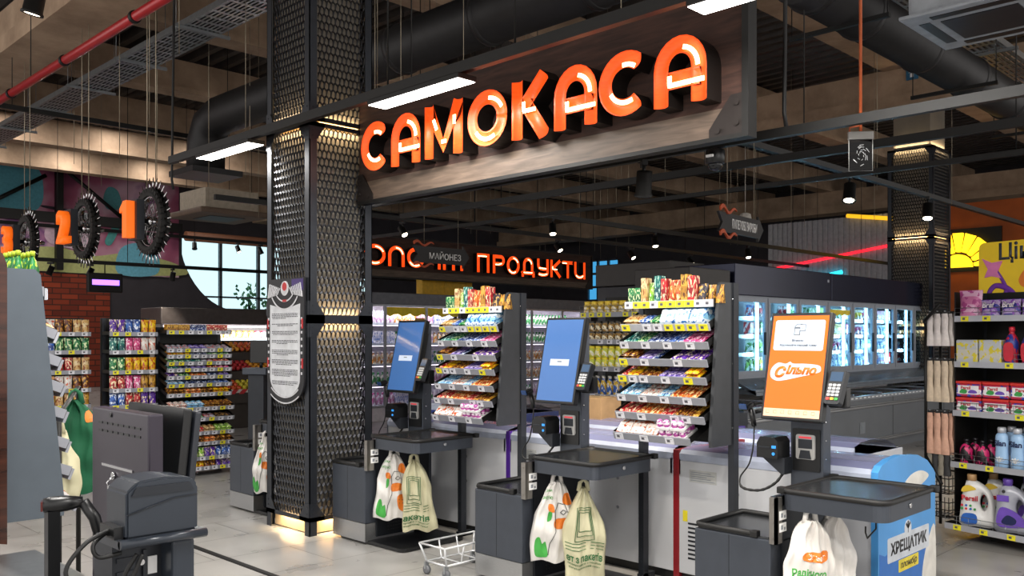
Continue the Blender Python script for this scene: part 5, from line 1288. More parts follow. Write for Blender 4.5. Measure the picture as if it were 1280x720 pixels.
# ---------------------------------------------------------------- dairy wall case
t = thing('dairy_display_fridge', 'brightly lit dairy wall fridge with glass doors under the far orange sign', 'fridge', (9.2, 13.6, 0))
DW = 7.0
b = B(); b.box(0, DW, .85, .95, .0, 2.2); b.box(0, .05, 0, .95, 0, 2.2); b.box(DW-.05, DW, 0, .95, 0, 2.2); b.box(0, DW, 0, .95, 0, .25); b.obj('cabinet', M('dairy_liner', '#d8d2da', .5), t)
b = B(); b.box(0, DW, -.06, .95, 2.2, 2.42, 0, .01); b.obj('header', M('header_grey', '#63656c', .4, .3), t)
DG = glassmat('dairy_glass', '#f0f0f4', .05)
for k in range(7):
    x0, x1 = k*DW/7, (k+1)*DW/7
    b = B(); b.box(x0, x0+.03, -.03, 0, .25, 2.2); b.box(x1-.03, x1, -.03, 0, .25, 2.2); b.box(x0+.03, x1-.03, -.03, 0, 2.16, 2.2); b.box(x0+.03, x1-.03, -.03, 0, .25, .29); d = b.obj('glass_door', M('door_frame_silver', '#9a9ca2', .3, .6), t)
    b = B(); b.box(x0+.03, x1-.03, -.017, -.013, .29, 2.16); b.obj('pane', DG, d)
    if k in (1, 2):
        b = B(); b.prism([(x0+.02, 2.15), (x1-.02, 2.15), (x1-.02, 2.0)]+[(x1-.02-(x1-x0-.04)*q/10, 2.0+.03*math.sin(q*1.9)) for q in range(1, 10)]+[(x0+.02, 2.0)], -.024, -.0185); b.obj('yellow_banner', M('banner_yellow'), d)
        b = B(); b.box(x1-.28, x1-.05, -.024, -.0185, 1.45, 1.95); b.obj('offer_card', M('offer_card', '#d8a850', .5), d)
DZ = (.29, .68, 1.07, 1.46, 1.85)
for z in DZ:
    b = B(); b.box(.05, DW-.05, .15, .85, z-.025, z); b.box(.05, DW-.05, .13, .15, z-.045, z+.005); b.obj('fridge_shelf', M('shelf_white'), t)
    b = B(); b.box(.1, DW-.1, .16, .19, z+.335, z+.35); b.obj('light_tube', M('dairy_led', '#ffffff', .4, 0, 0, emit=3.2, ecol='#fff0fa'), t)
ld = bpy.data.lights.new('dairy_lamp', 'AREA'); ld.shape = 'RECTANGLE'; ld.size = DW-.2; ld.size_y = .06; ld.energy = 32; ld.color = (1, .94, .98)
o = bpy.data.objects.new('dairy_lamp', ld); COL.objects.link(o); o.parent = t; o.location = (DW/2, .03, 2.12); o.rotation_euler = (R(40), 0, 0)
DP = [('bottle', ('#e8e4ea', '#d8a8c8', '#c86a9a'), 'white and pink yoghurt bottle'), ('box', ('#e4e4ea', '#c4cae0', '#5a78b8'), 'white and blue milk carton'), ('bottle', ('#f0ece4', '#58a868', '#3a8a4a'), 'white bottle with green cap'), ('jar', ('#ece4e8', '#c89ac0', '#e0dce4'), 'pale yoghurt pot'), ('bottle', ('#f0e0b8', '#e0963a', '#e8e4e0'), 'orange juice bottle')]
for j, z in enumerate(DZ):
    for a, e_ in ((.9, 2.9), (4.75, 6.4)):
        x = a; n = 0
        while x < e_:
            pi = (j*2+int((x-a)/.5)+(2 if a > 3 else 0)) % 5
            if a > 3 and j in (1, 2): pi = 4
            if a > 3 and j in (3, 4): pi = 2
            sh, pal, wd_ = DP[pi]
            put(sh, (.10, .10, .23), pal, Matrix.Translation((9.2+x, 13.6+.22, z+.001)), f'{wd_} on the {["bottom","fourth","third","second","top"][j]} shelf of the {"left" if a < 3 else "right"} dairy doors', f'dairy goods, shelf {["bottom","fourth","third","second","top"][j]}, {"left" if a < 3 else "right"} doors', None, 'dairy product'); x += .108
b = B(); b.box(-.7, .7, -.1, .1, 0, .45, 0, .03); b.lathe([(.22, -.11), (.22, -.10)], 20, (.1, 0, .2), 0, 'y', None)
tag(b.obj('promo_crate', [M('crate_yellow', '#d8a818', .5)], None, (12.3, 14.3, 2.421)), 'yellow box lying on top of the dairy fridge', 'box')

# ---------------------------------------------------------------- candy shelving at the left
def deflt(seed, zs, dims, combos, nper, W):
    r_ = random.Random(seed); out = []
    for i, z in enumerate(zs):
        st = []; x = .012
        while x < W-dims[i][1]*nper+.005:
            c = combos[r_.randrange(len(combos))]
            sh, w, d, h, rows, stack = dims[i]
            st.append((sh, c[0], w, d, h, nper, rows, stack, c[1])); x += w*nper
        out.append(st)
    return out
BARC = [('teal', 'teal gum pack'), ('navy', 'navy bar'), ('purple', 'purple bar'), ('red', 'red bar'), ('brown', 'brown bar'), ('green', 'green bar'), ('pink', 'pink bar'), ('lilac', 'lilac bar'), ('blue', 'blue bar'), ('orange', 'orange bar')]
zsA = [1.64, 1.44, 1.37, 1.29, 1.215, 1.13, 1.04, .93, .77, .65, .49, .37, .20, .085]
barS = ('bar', .068, .12, .028, 1, 1); dimA = [('box', .066, .1, .09, 1, 1), barS, barS, barS, barS, barS, barS, ('bar', .068, .12, .03, 1, 2), ('bar', .068, .12, .03, 1, 2), barS, ('bar', .068, .12, .03, 1, 2), ('bar', .068, .12, .034, 1, 2), ('pouch', .07, .08, .12, 1, 1), ('pouch', .07, .08, .08, 1, 1)]
pick = [['gold', 'navy', 'red'], ['silver', 'lilac', 'silver'], ['yellow', 'navy', 'green'], ['green', 'teal', 'silver', 'red'], ['teal', 'navy', 'lilac', 'red', 'pink'], ['purple', 'green', 'orange', 'navy', 'lilac'], ['sky', 'navy', 'navy', 'blue'], ['brown', 'orange', 'brown', 'yellow'], ['white', 'sky', 'brown', 'brown'], ['blue', 'green', 'silver', 'dark'], ['red', 'red', 'cream', 'lime'], ['red', 'brown', 'orange', 'brown'], ['lime', 'lime', 'purple', 'blue'], ['orange', 'yellow', 'brown', 'purple']]
sA = []
for i, z in enumerate(zsA):
    sh, w, d, h, rr, sk = dimA[i]; n = 11; st = []; q = len(pick[i]); left = n
    for k, c in enumerate(pick[i]):
        m_ = round(n*(k+1)/q)-round(n*k/q); st.append((sh, c, w, d, h, m_, rr, sk, f'{c} {"sweets bag" if sh == "pouch" else "bar" if sh == "bar" else "sweets box"}'))
    sA.append(dict(z=z, y=0 if i > 7 else .06, d=.24 if i < 8 else .32, tilt=0 if i in (0, 12, 13) else 18, tags='wwywwwyw' if i % 3 else 'yywwyww', stock=st))
rack('tall black rack of chocolate bars at left, right hand end of the candy shelving', 'candy rack', 'tall bar rack at left', (4.32, 9.72, 0), 0, .78, sA, posts=(.02, .76), ztop=1.70, zlow=.02)
def pegrack(label, where, x, y, W, seed, n):
    zs = [1.62, 1.42, 1.20, 1.0, .82, .60, .40, .20]; r_ = random.Random(seed)
    cmb = [('red', 'red sweets bag'), ('yellow', 'yellow sweets bag'), ('green', 'green sweets bag'), ('purple', 'purple sweets bag'), ('blue', 'blue sweets bag'), ('cream', 'cream nut bag'), ('pink', 'pink sweets bag'), ('white', 'white sweets bag'), ('gold', 'golden nut bag'), ('brown', 'brown sweets bag'), ('sky', 'pale blue sweets bag'), ('teal', 'teal sweets bag')]
    sh = []
    for i, z in enumerate(zs):
        st = []
        for k in range(n//2):
            c = cmb[r_.randrange(len(cmb))]; st.append(('pouch', c[0], W/n*.98, .07, .16, 2, 1, 1, c[1]))
        sh.append(dict(z=z, y=0, d=.2, tags='wwyw' if i % 2 else 'yyww', stock=st))
    rack(label, 'candy rack', where, (x, y, 0), 0, W, sh, posts=(.02, W-.02), ztop=1.8, zlow=.02)
pegrack('black rack of bagged sweets just left of the tall bar rack', 'sweets rack beside bar rack', 3.76, 9.95, .53, 4, 6)
pegrack('black rack of bagged sweets behind the left edge candy rack', 'farthest left sweets rack', 3.16, 10.35, .55, 9, 6)

# ---------------------------------------------------------------- fruit stand and chilled case at the back left
t = thing('produce_stand', 'dark stepped fruit stand with red and white striped fronts', 'fruit stand', (7.2, 14.2, 0))
STR = [M('stripe_red', '#b8242a', .5), M('stripe_white', '#e0dcd4', .5)]
tiers_ = [(0, .62), (.42, .95), (.84, 1.28)]
for k, (dy, z) in enumerate(tiers_):
    b = B(); b.prism([(dy, z-.18), (dy+.42, z-.18), (dy+.42, z+.155), (dy, z-.002)], 0, 1.7, 'x'); b.obj('crate', M('crate_dark', '#3a332e', .6), t)
    b = B()
    if k: b.box(0, 1.7, dy-.005, dy+.012, z-.05, z+.02, 0); b.obj('crate_front', M('crate_dark'), t); continue
    for q in range(10):
        b.prism([(q*.17, z-.02), (q*.17+.09, z-.02), (q*.17+.17, z+.06), (q*.17+.08, z+.06)], dy-.01, dy+.005, m=0)
    b.box(0, 1.7, dy+.006, dy+.012, z-.02, z+.06, 1); b.obj('striped_front', STR, t)
b = B(); b.box(.05, 1.65, .1, 1.2, 0, .45); b.box(.05, 1.65, .6, 1.2, .45, .95); b.obj('base', M('crate_dark'), t)
FR = [('#e0962a', '#e8a83a', '#d88a20', 'orange'), ('#c83a2a', '#d84a34', '#e8a030', 'red apple'), ('#d8c83a', '#e0d44a', '#c8b02a', 'yellow apple'), ('#b82a34', '#c83a3a', '#8a1a20', 'dark red apple')]
for k, (dy, z) in enumerate(tiers_):
    for i in range(16):
        for j in range(3):
            f = FR[(i//4+k+1) % 4]
            put('fruit', (.09, .09, .09), f[:3], Matrix.Translation((7.28+i*.103, 14.2+dy+.09+j*.12, z+.035+j*.045)), f'{f[3]} in the {["lowest","middle","upper"][k]} crate of the fruit stand', f'{f[3]}s, {["lowest","middle","upper"][k]} crate', f[3].replace(' ', '_'), 'fruit')
t = thing('chilled_wall_case', 'open lit chilled case along the back below the bright far window', 'fridge', (8.0, 18.4, 0))
b = B(); b.box(0, 3.6, .8, .9, 0, 1.85); b.box(0, .06, 0, .9, 0, 1.85); b.box(3.54, 3.6, 0, .9, 0, 1.85); b.box(0, 3.6, -.05, .9, 0, .3); b.obj('cabinet', M('case_grey', '#8a8684', .5), t)
b = B(); b.box(-.03, 3.63, -.1, .95, 1.85, 2.2, 0, .02); b.obj('header', M('header_taupe', '#57504e', .4, .3), t)
b = B(); b.box(.06, 3.54, -.02, .02, 1.79, 1.83); b.obj('light_tube', M('dairy_led'), t)
for j, z in enumerate((.55, .95, 1.25, 1.55)):
    b = B(); b.box(.06, 3.54, .1, .8, z-.02, z); b.box(.06, 3.54, .08, .1, z-.05, z+.01); b.obj('fridge_shelf', M('shelf_white'), t)
    for k in range(22):
        f = [('#c84a5a', '#e8d8d8', '#8a2a3a', 'red dessert pot'), ('#e8b84a', '#e8dcc0', '#c87a2a', 'yellow dessert pot'), ('#e4e4e4', '#d0c8d0', '#c83a4a', 'white dessert tub')][(k//7+j) % 3]
        put('jar' if j == 3 else 'can', (.13, .13, .17), f[:3], Matrix.Translation((8.2+.153*k, 18.4+.22, z+.001)), f'{f[3]} on the {["bottom","third","second","top"][j]} shelf of the back chilled case', f'{f[3]}s on {["bottom","third","second","top"][j]} shelf', 'dessert_pot', 'dessert pot')
ld = bpy.data.lights.new('case_lamp', 'AREA'); ld.shape = 'RECTANGLE'; ld.size = 3.4; ld.size_y = .05; ld.energy = 40
o = bpy.data.objects.new('case_lamp', ld); COL.objects.link(o); o.parent = t; o.location = (1.8, .0, 1.77); o.rotation_euler = (R(35), 0, 0)

# ---------------------------------------------------------------- household goods rack at the right
HL, HR = (7.47, 2.54, 0), R(-103.2)
b = B(); b.box(-.012, -.002, .06, .47, .05, 1.95); side_bm = b
HT = Matrix.Translation(HL) @ Matrix.Rotation(HR, 4, 'Z')
HS = [dict(z=1.735, y=.05, d=.38, tags='yy-y-y', stock=[], rail=LRAIL, wire=True), dict(z=1.375, y=.05, d=.40, tags='y-y-y-', stock=[], rail=LRAIL, wire=True), dict(z=.99, y=.03, d=.42, tags='y-yy-', stock=[], rail=LRAIL, wire=True),
      dict(z=.585, y=.0, d=.45, tags='yy-y-', stock=[], rail=LRAIL, wire=True), dict(z=.11, y=-.08, d=.53, tags='yyy-y', stock=[], rail=LRAIL, wire=True)]
hrack = rack('black household goods shelf with yellow price tags at the right edge', 'shelf unit', 'the household shelf', HL, HR, 1.05, HS, posts=(.0, 1.05), ztop=1.95, zlow=.02, name='household_shelf')
side_bm.obj('side_panel', BMETAL, hrack)
def hput(o, x, y, z, rz=0):
    o.matrix_world = HT @ Matrix.Translation((x, y, z)) @ Matrix.Rotation(rz, 4, 'Z'); return o
PERW = M('detergent_white', '#dcdcdc', .3, 0, .03); SILV = M('detergent_silver', '#a9acb8', .3, .1, .04); SILB = M('softener_blue', '#9fc4ea', .3, 0, .08, 8)
LRED = M('label_red', '#c8283a', .4); LVIO = M('label_violet', '#6a4ab0', .4); LBLUE = M('label_blue', '#2a62b8', .4); LGRN = M('label_green', '#3a9a4a', .4); LNAVY = M('label_navy', '#1a2250', .4)
def jug(label, group, mat, capm, brand):
    t = thing('detergent_jug', label, 'detergent', (0, 0, 0), 0, group)
    W_, H_, D_ = .25, .36, .12
    out = blob([(-.12, .0), (0, -.002), (.115, .0), (.125, .1), (.12, .2), (.085, .29), (.0, .355), (-.07, .36), (-.085, .33), (-.11, .24), (-.125, .1)], 5)
    hole = [(.045+.03*math.cos(a)*1.0, .19+.065*math.sin(a)) for a in [2*PI*k/16 for k in range(16)]]
    # body as two walls with a hole for the hand: outer ring joined to the hole ring
    b = B(); n = len(out); ring = []
    ang = lambda p: math.atan2(p[1]-.19, p[0]-.045)
    so = sorted(out, key=ang); N = 48
    def ray_out(a):
        best = None
        dx, dz = math.cos(a), math.sin(a)
        for i in range(n):
            p, q = out[i], out[(i+1) % n]; ex, ez = q[0]-p[0], q[1]-p[1]; den = dx*ez-dz*ex
            if abs(den) < 1e-9: continue
            tt = ((p[0]-.045)*ez-(p[1]-.19)*ex)/den; u = ((p[0]-.045)*dz-(p[1]-.19)*dx)/den
            if tt > 0 and -1e-6 <= u <= 1+1e-6 and (best is None or tt > best): best = tt
        return best or .1
    rows = []
    for k in range(N):
        a = 2*PI*k/N; ro = ray_out(a); ri = .026 if abs(math.cos(a)) > .99 else 1/math.sqrt((math.cos(a)/.026)**2+(math.sin(a)/.062)**2)
        ri = min(ri, ro*.75); row = []
        for (s_, y_) in ((ri, 0), (ri+.008, -D_*.28), ((ri+ro)/2, -D_*.5), (ro-.012, -D_*.42), (ro, 0), (ro-.012, D_*.42), ((ri+ro)/2, D_*.5), (ri+.008, D_*.28)):
            row.append(b.bm.verts.new((.045+s_*math.cos(a), y_, .19+s_*math.sin(a))))
        rows.append(row)
    for k in range(N):
        for j in range(8):
            f = b.bm.faces.new([rows[k][j], rows[(k+1) % N][j], rows[(k+1) % N][(j+1) % 8], rows[k][(j+1) % 8]]); f.smooth = True
    body = b.obj('body', mat, t)
    b = B(); b.lathe([(.034, .352), (.034, .40), (.03, .405)], 16, (-.04, 0, 0)); b.obj('cap', capm, t)
    y = -D_*.5-.002
    if brand == 'Persil':
        b = B(); b.prism(blob([(-.10, .27), (-.03, .285), (.0, .30), (-.05, .325), (-.09, .31)], 4), y-.001, y+.012); b.obj('gold_label', M('label_gold', '#d8b83a', .4), body)
        text('Persil', .115, .042, (-.045, y-.001, .225), LRED, body, .03, .001)
        b = B(); b.prism(blob([(-.10, .03), (.0, .03), (-.005, .10), (-.09, .10)], 4), y, y+.012); b.obj('blue_label', LBLUE, body)
        for k in range(7):
            b = B(); b.lathe([(.009, y-.001), (.009, y+.01)], 10, (-.10+.03*(k % 4), 0, .14+.026*(k//4)), 0, 'y'); b.obj('colour_dot', (LGRN, LRED, LBLUE)[k % 3], body)
    else:
        b = B(); b.box(-.10, -.02, y-.001, y+.012, .24, .285); b.obj('blue_label', LVIO, body)
        b = B(); b.prism(blob([(-.10, .06), (.02, .05), (.09, .07), (.07, .13), (-.0, .18), (-.08, .19)], 4), y, y+.012); b.obj('violet_label', LVIO, body)
        b = B(); b.prism(blob([(-.07, .08), (.01, .07), (.03, .11), (-.03, .14)], 4), y-.002, y+.01); b.obj('dark_label', LNAVY, body)
        b = B(); b.lathe([(.012, y-.001), (.012, y+.01)], 12, (-.055, 0, .315), 0, 'y'); b.obj('seal', BINK, body)
    return t
j1 = hput(jug('white detergent jug with red lettering on the lowest household shelf, front row', None, PERW, M('cap_brown', '#a8845a', .4), 'Persil'), .18, .06, .115, R(20))
hput(dup(j1, None, None, None, 'white detergent jug directly behind the front white jug with red lettering'), .23, .27, .115, R(20))
j2 = hput(jug('silver detergent jug with violet label on the lowest household shelf, left one', None, SILV, M('cap_purple', '#5a3f98', .4), ''), .46, .06, .115, R(16))
hput(dup(j2, None, None, None, 'silver detergent jug behind the left silver jug with violet label'), .50, .27, .115, R(16))
hput(dup(j2, None, None, None, 'silver detergent jug cut off by the right edge of the picture'), .74, .06, .115, R(16))
def softener(label):
    t = thing('softener_bottle', label, 'fabric softener', (0, 0, 0), 0, 'blue softener bottles')
    b = B(); prof = [(.046, 0), (.052, .02), (.050, .10), (.046, .15), (.050, .21), (.046, .25), (.028, .275)]
    b.lathe(prof, 20); bmesh.ops.scale(b.bm, vec=(1, .7, 1), verts=b.bm.verts[:]); body = b.obj('body', SILB, t)
    b = B(); b.lathe([(.03, .272), (.032, .30), (.028, .315)], 16); b.obj('cap', M('cap_silver', '#c0c4cc', .3, .3), t)
    fn = lambda p: Vector((p.x, -.7*math.sqrt(max(0, .051**2-p.x**2))-.0025, p.z))
    text('Silan', .085, .045, (0, 0, .195), LNAVY, body, .03, 0, fn=fn)
    b = B()
    for a in (-60, -30, 0, 30, 60): b.prism(blob([(0, .05), (.03*math.sin(R(a))-.008*math.cos(R(a)), .05+.03*math.cos(R(a))), (.045*math.sin(R(a)), .05+.045*math.cos(R(a))), (.03*math.sin(R(a))+.008*math.cos(R(a)), .05+.03*math.cos(R(a)))], 3), -.038, -.032)
    b.obj('flower_print', PAPER, body); return t
s1 = hput(softener('blue softener bottle on the fourth household shelf, leftmost of the blue ones'), .365, .07, .59)
hput(dup(s1, None, None, None, 'blue softener bottle on the fourth household shelf, middle of the front three'), .485, .07, .59)
hput(dup(s1, None, None, None, 'blue softener bottle on the fourth household shelf beside the picture edge'), .60, .07, .59)
for k in range(3): hput(dup(s1, None, None, None, 'blue softener bottle in the second row behind the front three'), .37+.12*k, .20, .59)
def goodsat(shape, dims, pal, label, cat, name, x, y, z, rz=0, group=None):
    o = link(name, goods(shape, *dims, pal)); hput(o, x, y, z, rz); return tag(o, label, cat, group)
for k in range(2):
    for r_ in range(2):
        goodsat('bottle', (.10, .08, .20), ('#c8286a', '#1a1218', '#16141a'), f'dark bottle with pink label on the fourth household shelf, {["left","right"][k]} in the {["front","rear"][r_]} row', 'bottle', 'detergent_bottle', .085+.13*k, .07+.12*r_, .59)
for k in range(4):
    for st in range(2):
        o = goodsat('box', (.20, .14, .10), ('#b82a4a', '#e4e0e4', '#3a4ab0'), f'red lidded washing capsule tub, {["leftmost","second","third","rightmost"][k]} on the {["lower","upper"][st]} layer of the third household shelf', 'capsule tub', 'capsule_tub', .115+.215*k, .11, .995+st*.128)
        b = B(); b.box(-.103, .103, -.073, .073, .10, .122, 0, .006); b.obj('lid', M('lid_red', '#d0352e', .35), o)
        b = B(); b.box(-.085, .085, -.0715, -.0705, .02, .088); lb = b.obj('label', M('tub_label', '#e6e4e6', .4), o)
        text('Persil', .08, .026, (-.02, -.072, .07), LRED, lb, .03, .0006)
        b = B(); b.prism(blob([(-.07, .03), (-.02, .025), (-.01, .05), (-.05, .06)], 3), -.0725, -.0715); b.obj('colour_print', LGRN, lb)
        b = B(); b.prism(blob([(.0, .03), (.07, .03), (.06, .05), (.02, .055)], 3), -.0725, -.0715); b.obj('violet_print', LVIO, lb)
for k in range(2):
    goodsat('box', (.175, .12, .19), ('#b8bcc0', '#c8c4b8', '#d8c838'), f'grey and yellow air freshener carton, {["left","right"][k]} one on the second household shelf', 'carton', 'freshener_carton', .10+.185*k, .10, 1.38)
for k in range(3):
    o = goodsat('bottle', (.10, .08, .29), ('#27358c', '#b8243a', '#c8283a'), f'blue and red rinse bottle on the second household shelf, {["leftmost","middle","rightmost"][k]}', 'bottle', 'rinse_bottle', .43+.13*k, .09, 1.38)
    b = B(); b.prism(blob([(-.03, .04), (.03, .04), (.035, .15), (0, .17), (-.035, .15)], 3), -.052, -.045); b.obj('red_label', LRED, o)
goodsat('pouch', (.19, .12, .22), ('#d07aa8', '#e0b0cc', '#b04a8a'), 'pink bag of scent balls at the left end of the top household shelf', 'bag', 'scent_ball_bag', .105, .10, 1.74)
for k in range(4):
    o = goodsat('pouch', (.15, .07, .14), ('#3a3a9a', '#b8a0d0', '#8a4ab8'), f'purple toilet freshener pack on the top household shelf, {["leftmost","second","third","rightmost"][k]} of its kind', 'blister pack', 'freshener_pack', .275+.155*k, .08, 1.74)
    text('Bref', .10, .045, (0, -.037, .10), M('bref_white', '#f0e8f0', .4), o, .03, .001, shear=.2)
# yellow offer board
t = thing('offer_board', 'yellow board with purple ribbon above the household shelf at the right edge', 'sign', tuple(HT @ Vector((-.25, .03, -.03))), HR)
YB = M('offer_yellow', '#f0cc1e', .5, 0, .03)
b = B(); b.prism(rounded(.17, 1.2, 1.80, 2.40, .05), .485, .50); bd = b.obj('board', YB, t)
bd_real = bd; bd = thing('printed_art', None, None, (-.1, 0, .05)); bd.parent = t
text('Ціни', .36, .17, (.62, .4835, 2.255), DOTS, bd, .02, .001)
PV = M('ribbon_purple', '#6a2a9a', .5); PK = M('ribbon_pink', '#d878b0', .5)
P_ = [(.40, 2.14), (.46, 2.05), (.50, 1.96), (.47, 1.90), (.39, 1.88), (.36, 1.93), (.41, 1.99), (.50, 1.97), (.56, 1.91), (.54, 1.85), (.50, 1.80)]
b = B(); w_ = [.016+.012*(k/10) for k in range(11)]
q_ = spline([(p[0], .479, p[1]) for p in P_], 6); b.tube(q_, [.013+.014*k/len(q_) for k in range(len(q_))], 8); bmesh.ops.scale(b.bm, vec=(1, .2, 1), verts=b.bm.verts[:], space=Matrix.Translation((0, -.482, 0))); b.obj('ribbon', PV, bd)
b = B(); b.prism([(.30, 2.22), (.38, 2.18), (.47, 2.19), (.43, 2.10), (.46, 2.05), (.38, 2.07), (.32, 2.06), (.35, 2.13)], .478, .4845); b.obj('ribbon_star', PK, bd)
b = B(); b.prism(blob([(.60, 2.03), (.66, 2.12), (.80, 2.17), (1.0, 2.17), (1.0, 2.06), (.75, 1.99), (.64, 1.97)], 4), .4815, .4845); b.obj('orange_swoosh', BORG, bd)
b = B(); b.prism(blob([(.69, 2.05), (.74, 2.11), (.85, 2.14), (1.0, 2.14), (1.0, 2.08), (.76, 2.01)], 4), .479, .4825); b.obj('white_swoosh', PAPER, bd)
b = B()
for x in (.25, 1.1): b.box(x, x+.03, .50, .52, .0, 2.2)
b.box(.25, 1.13, .50, .52, 1.9, 1.93); b.obj('stand', BMETAL, t)
# socks and gloves wing at the left end of the shelf
t = thing('sock_display', 'black wire wing hung with socks and gloves beside the household shelf', 'display stand', HL, HR)
b = B()
for x in (-.22, -.03): b.tube([(x, .20, .05), (x, .20, 1.80)], .012, 6)
for z in (.12, .5, .98, 1.40, 1.78): b.tube([(-.22, .20, z), (-.03, .20, z)], .008, 6)
b.tube([(-.22, -.02, 1.72), (-.22, .20, 1.60)], .014, 6); b.tube([(-.22, -.02, 1.72), (-.05, -.06, 1.86)], .014, 6); b.tube([(-.22, .0, .62), (-.05, -.05, .42)], .014, 6); b.tube([(-.22, .0, .62), (-.22, .0, 1.72)], .012, 6)
b.obj('frame', BMETAL, t)
for z in (1.40, 1.78, .98):
    for k in range(3): b = B(); b.tube([(-.19+.065*k, .20, z), (-.19+.065*k, .0, z+.02)], .004, 5); b.obj('hook', GALV, t)
for z in (.15, .34):
    b = B()
    for q in range(7): b.tube([(-.23+.035*q, .0, z+.12), (-.23+.035*q, .0, z), (-.23+.035*q, .22, z), (-.23+.035*q, .22, z+.12)], .004, 4)
    for zz in (0, .06, .12): b.tube([(-.23, .22, z+zz), (-.23, 0, z+zz), (-.02, 0, z+zz), (-.02, .22, z+zz)], .004, 4)
    b.obj('basket', BMETAL, t)
def hang(label, group, col, x, y, z, h, w):
    b = B()
    b.grid(lambda u, v: Vector(((u-.5)*w*(.6+.4*v+.12*math.sin(v*9)), -.012+.012*math.sin(u*PI)*-1, -h*v)), 6, 12); b.grid(lambda u, v: Vector(((u-.5)*w*(.6+.4*v+.12*math.sin(v*9)), .012*math.sin(u*PI), -h*v)), 6, 12, flip=True)
    b.box(-w*.3, w*.3, -.004, .004, -.03, .02, 1); o = b.obj('sock_pair', [M('sock_'+col[1:], col, .9, 0, .12, 30), BINK]); hput(o, x, y, z); return tag(o, label, 'socks', group)
for r_, (z, col, wd_, h) in enumerate(((1.79, '#d8d0cc', 'white', .26), (1.41, '#cdbba4', 'beige', .33), (.99, '#d0a48e', 'pink', .33))):
    for k in range(3):
        for q in range(3): hang(f'{wd_} pair of socks hanging on the {["top","middle","lower"][r_]} hooks of the wing', f'{wd_} socks on the wing', col, -.19+.065*k, .02+.06*q, z-.01, h, .075)
for k in range(4): hang('dark patterned socks hanging lowest on the wing', 'dark socks on the wing', '#3a3a3c' if k % 2 else '#8a8478', -.2+.05*k, .03, .66, .18, .06)

# ---------------------------------------------------------------- left foreground: staffed till seen from behind
PURPS = M('purple_grey_steel', '#3d3842', .3, .5, .06)
t = thing('till_terminal', 'tall purple grey till terminal seen from behind in the left foreground', 'till', (1.09, 3.03, 0), R(-90))
b = B(); b.box(0, .44, 0, .045, .02, 1.37, 0, .006); bd = b.obj('housing', PURPS, t)
b = B()
for z in (1.325, 1.30):
    for k in range(8): b.box(.06+.042*k, .092+.042*k, -.002, .002, z-.004, z+.003)
b.obj('vent_slots', BLACK, bd)
b = B(); b.lathe([(.008, -.004), (.006, .002)], 10, (.16, 0, 1.352), 0, 'y'); b.obj('screw', BLACK, bd)
b = B(); b.box(.09, .33, -.003, .001, 1.188, 1.196); b.obj('handle_slot', CHROME, bd)
b = B(); b.lathe([(.012, -.008), (.009, .001)], 12, (.19, 0, 1.165), 0, 'y'); b.tube([(.19, -.01, 1.16), (.185, -.022, 1.145), (.19, -.016, 1.13)], .003, 6); b.box(.182, .196, -.02, -.016, 1.10, 1.135); b.obj('lock_and_key', CHROME, bd)
b = B(); b.box(.05, .40, -.002, .001, .66, .664); b.box(.398, .402, -.002, .001, .3, .66); b.obj('panel_joint', BLACK, bd)
b = B(); b.box(.03, .445, 0, .028, 0, .42, 0, .006); b.obj('screen_back', BLACK, t, (0, .062, .965), (R(-6), 0, 0))
b = B(); b.box(.02, .452, .0, .02, 0, .42, 0, .006); b.obj('bezel', M('graphite_bezel', '#2c2f36', .35, .2), t, (0, .095, .955), (R(-6), 0, 0))
t = thing('till_printer', 'dark receipt printer on a ledge in front of the till terminal', 'printer', (.876, 2.20, 0))
GB = M('graphite_plastic', '#2d333c', .28, .1, .06)
b = B(); b.prism([(0, 1.10), (.185, 1.10), (.185, 1.215), (.17, 1.235), (.10, 1.245), (.03, 1.24), (0, 1.215)], .012, .14); 
bmesh.ops.bevel(b.bm, geom=b.bm.edges[:], offset=.006, segments=2, affect='EDGES'); b.obj('casing', GB, t)
b = B(); b.prism([(.012, 1.205), (.172, 1.205), (.16, 1.226), (.024, 1.226)], .006, .012); b.tube([(.0, .008, 1.16), (.06, .008, 1.175), (.12, .008, 1.19), (.18, .008, 1.192)], .0016, 5); b.obj('lid_seam', DSTEEL, t)
b = B(); b.tube([(-.02, 0, 1.092), (.20, 0, 1.092)], .012, 10); b.box(-.02, .20, 0, .15, 1.08, 1.10); b.obj('ledge', GB, t)
b = B(); b.box(-.022, .0, .03, .12, 1.10, 1.13); b.obj('plug_block', BLACK, t)
b = B(); b.box(.125, .185, .03, .22, .02, 1.075, 0, .01); b.obj('cabinet', GB, t)
b = B(); b.box(.0, .125, .10, .22, .02, 1.075); b.box(.075, .085, .09, .10, .4, 1.05)
for k in range(16): b.box(.01, .06, .095, .10, .5+.035*k, .512+.035*k)
b.obj('open_side', DSTEEL, t)
for z in (1.02, .94, .86): b = B(); b.lathe([(.008, .088), (.006, .1)], 10, (.07, 0, z), 0, 'y'); b.obj('bolt', CHROME, t)
b = B(); b.box(.088, .112, .094, .099, .985, 1.03); b.obj('rating_label', PAPER, t)
for k, P_ in enumerate(([(-.01, .07, 1.12), (-.08, .05, 1.10), (-.13, .04, 1.04), (-.09, .03, .98), (.0, .02, .985), (.04, .01, 1.06)], [(-.01, .09, 1.115), (-.06, .06, 1.09), (-.05, .05, 1.06), (.0, .04, 1.065)], [(.03, .02, 1.06), (.0, .03, 1.0), (.0, .05, .9), (.05, .08, .8)])):
    b = B(); b.tube(spline(P_), .0055, 7); b.obj('cable', RUBBER, t)
t = thing('barcode_scanner_stand', 'black barcode scanner on a post with coiled cable at lower left', 'barcode scanner', (.857, 2.68, 0))
b = B(); b.box(-.016, .016, -.016, .016, 0, 1.11); b.box(-.07, .07, -.07, .07, 0, .02); b.obj('post', BLACK, t)
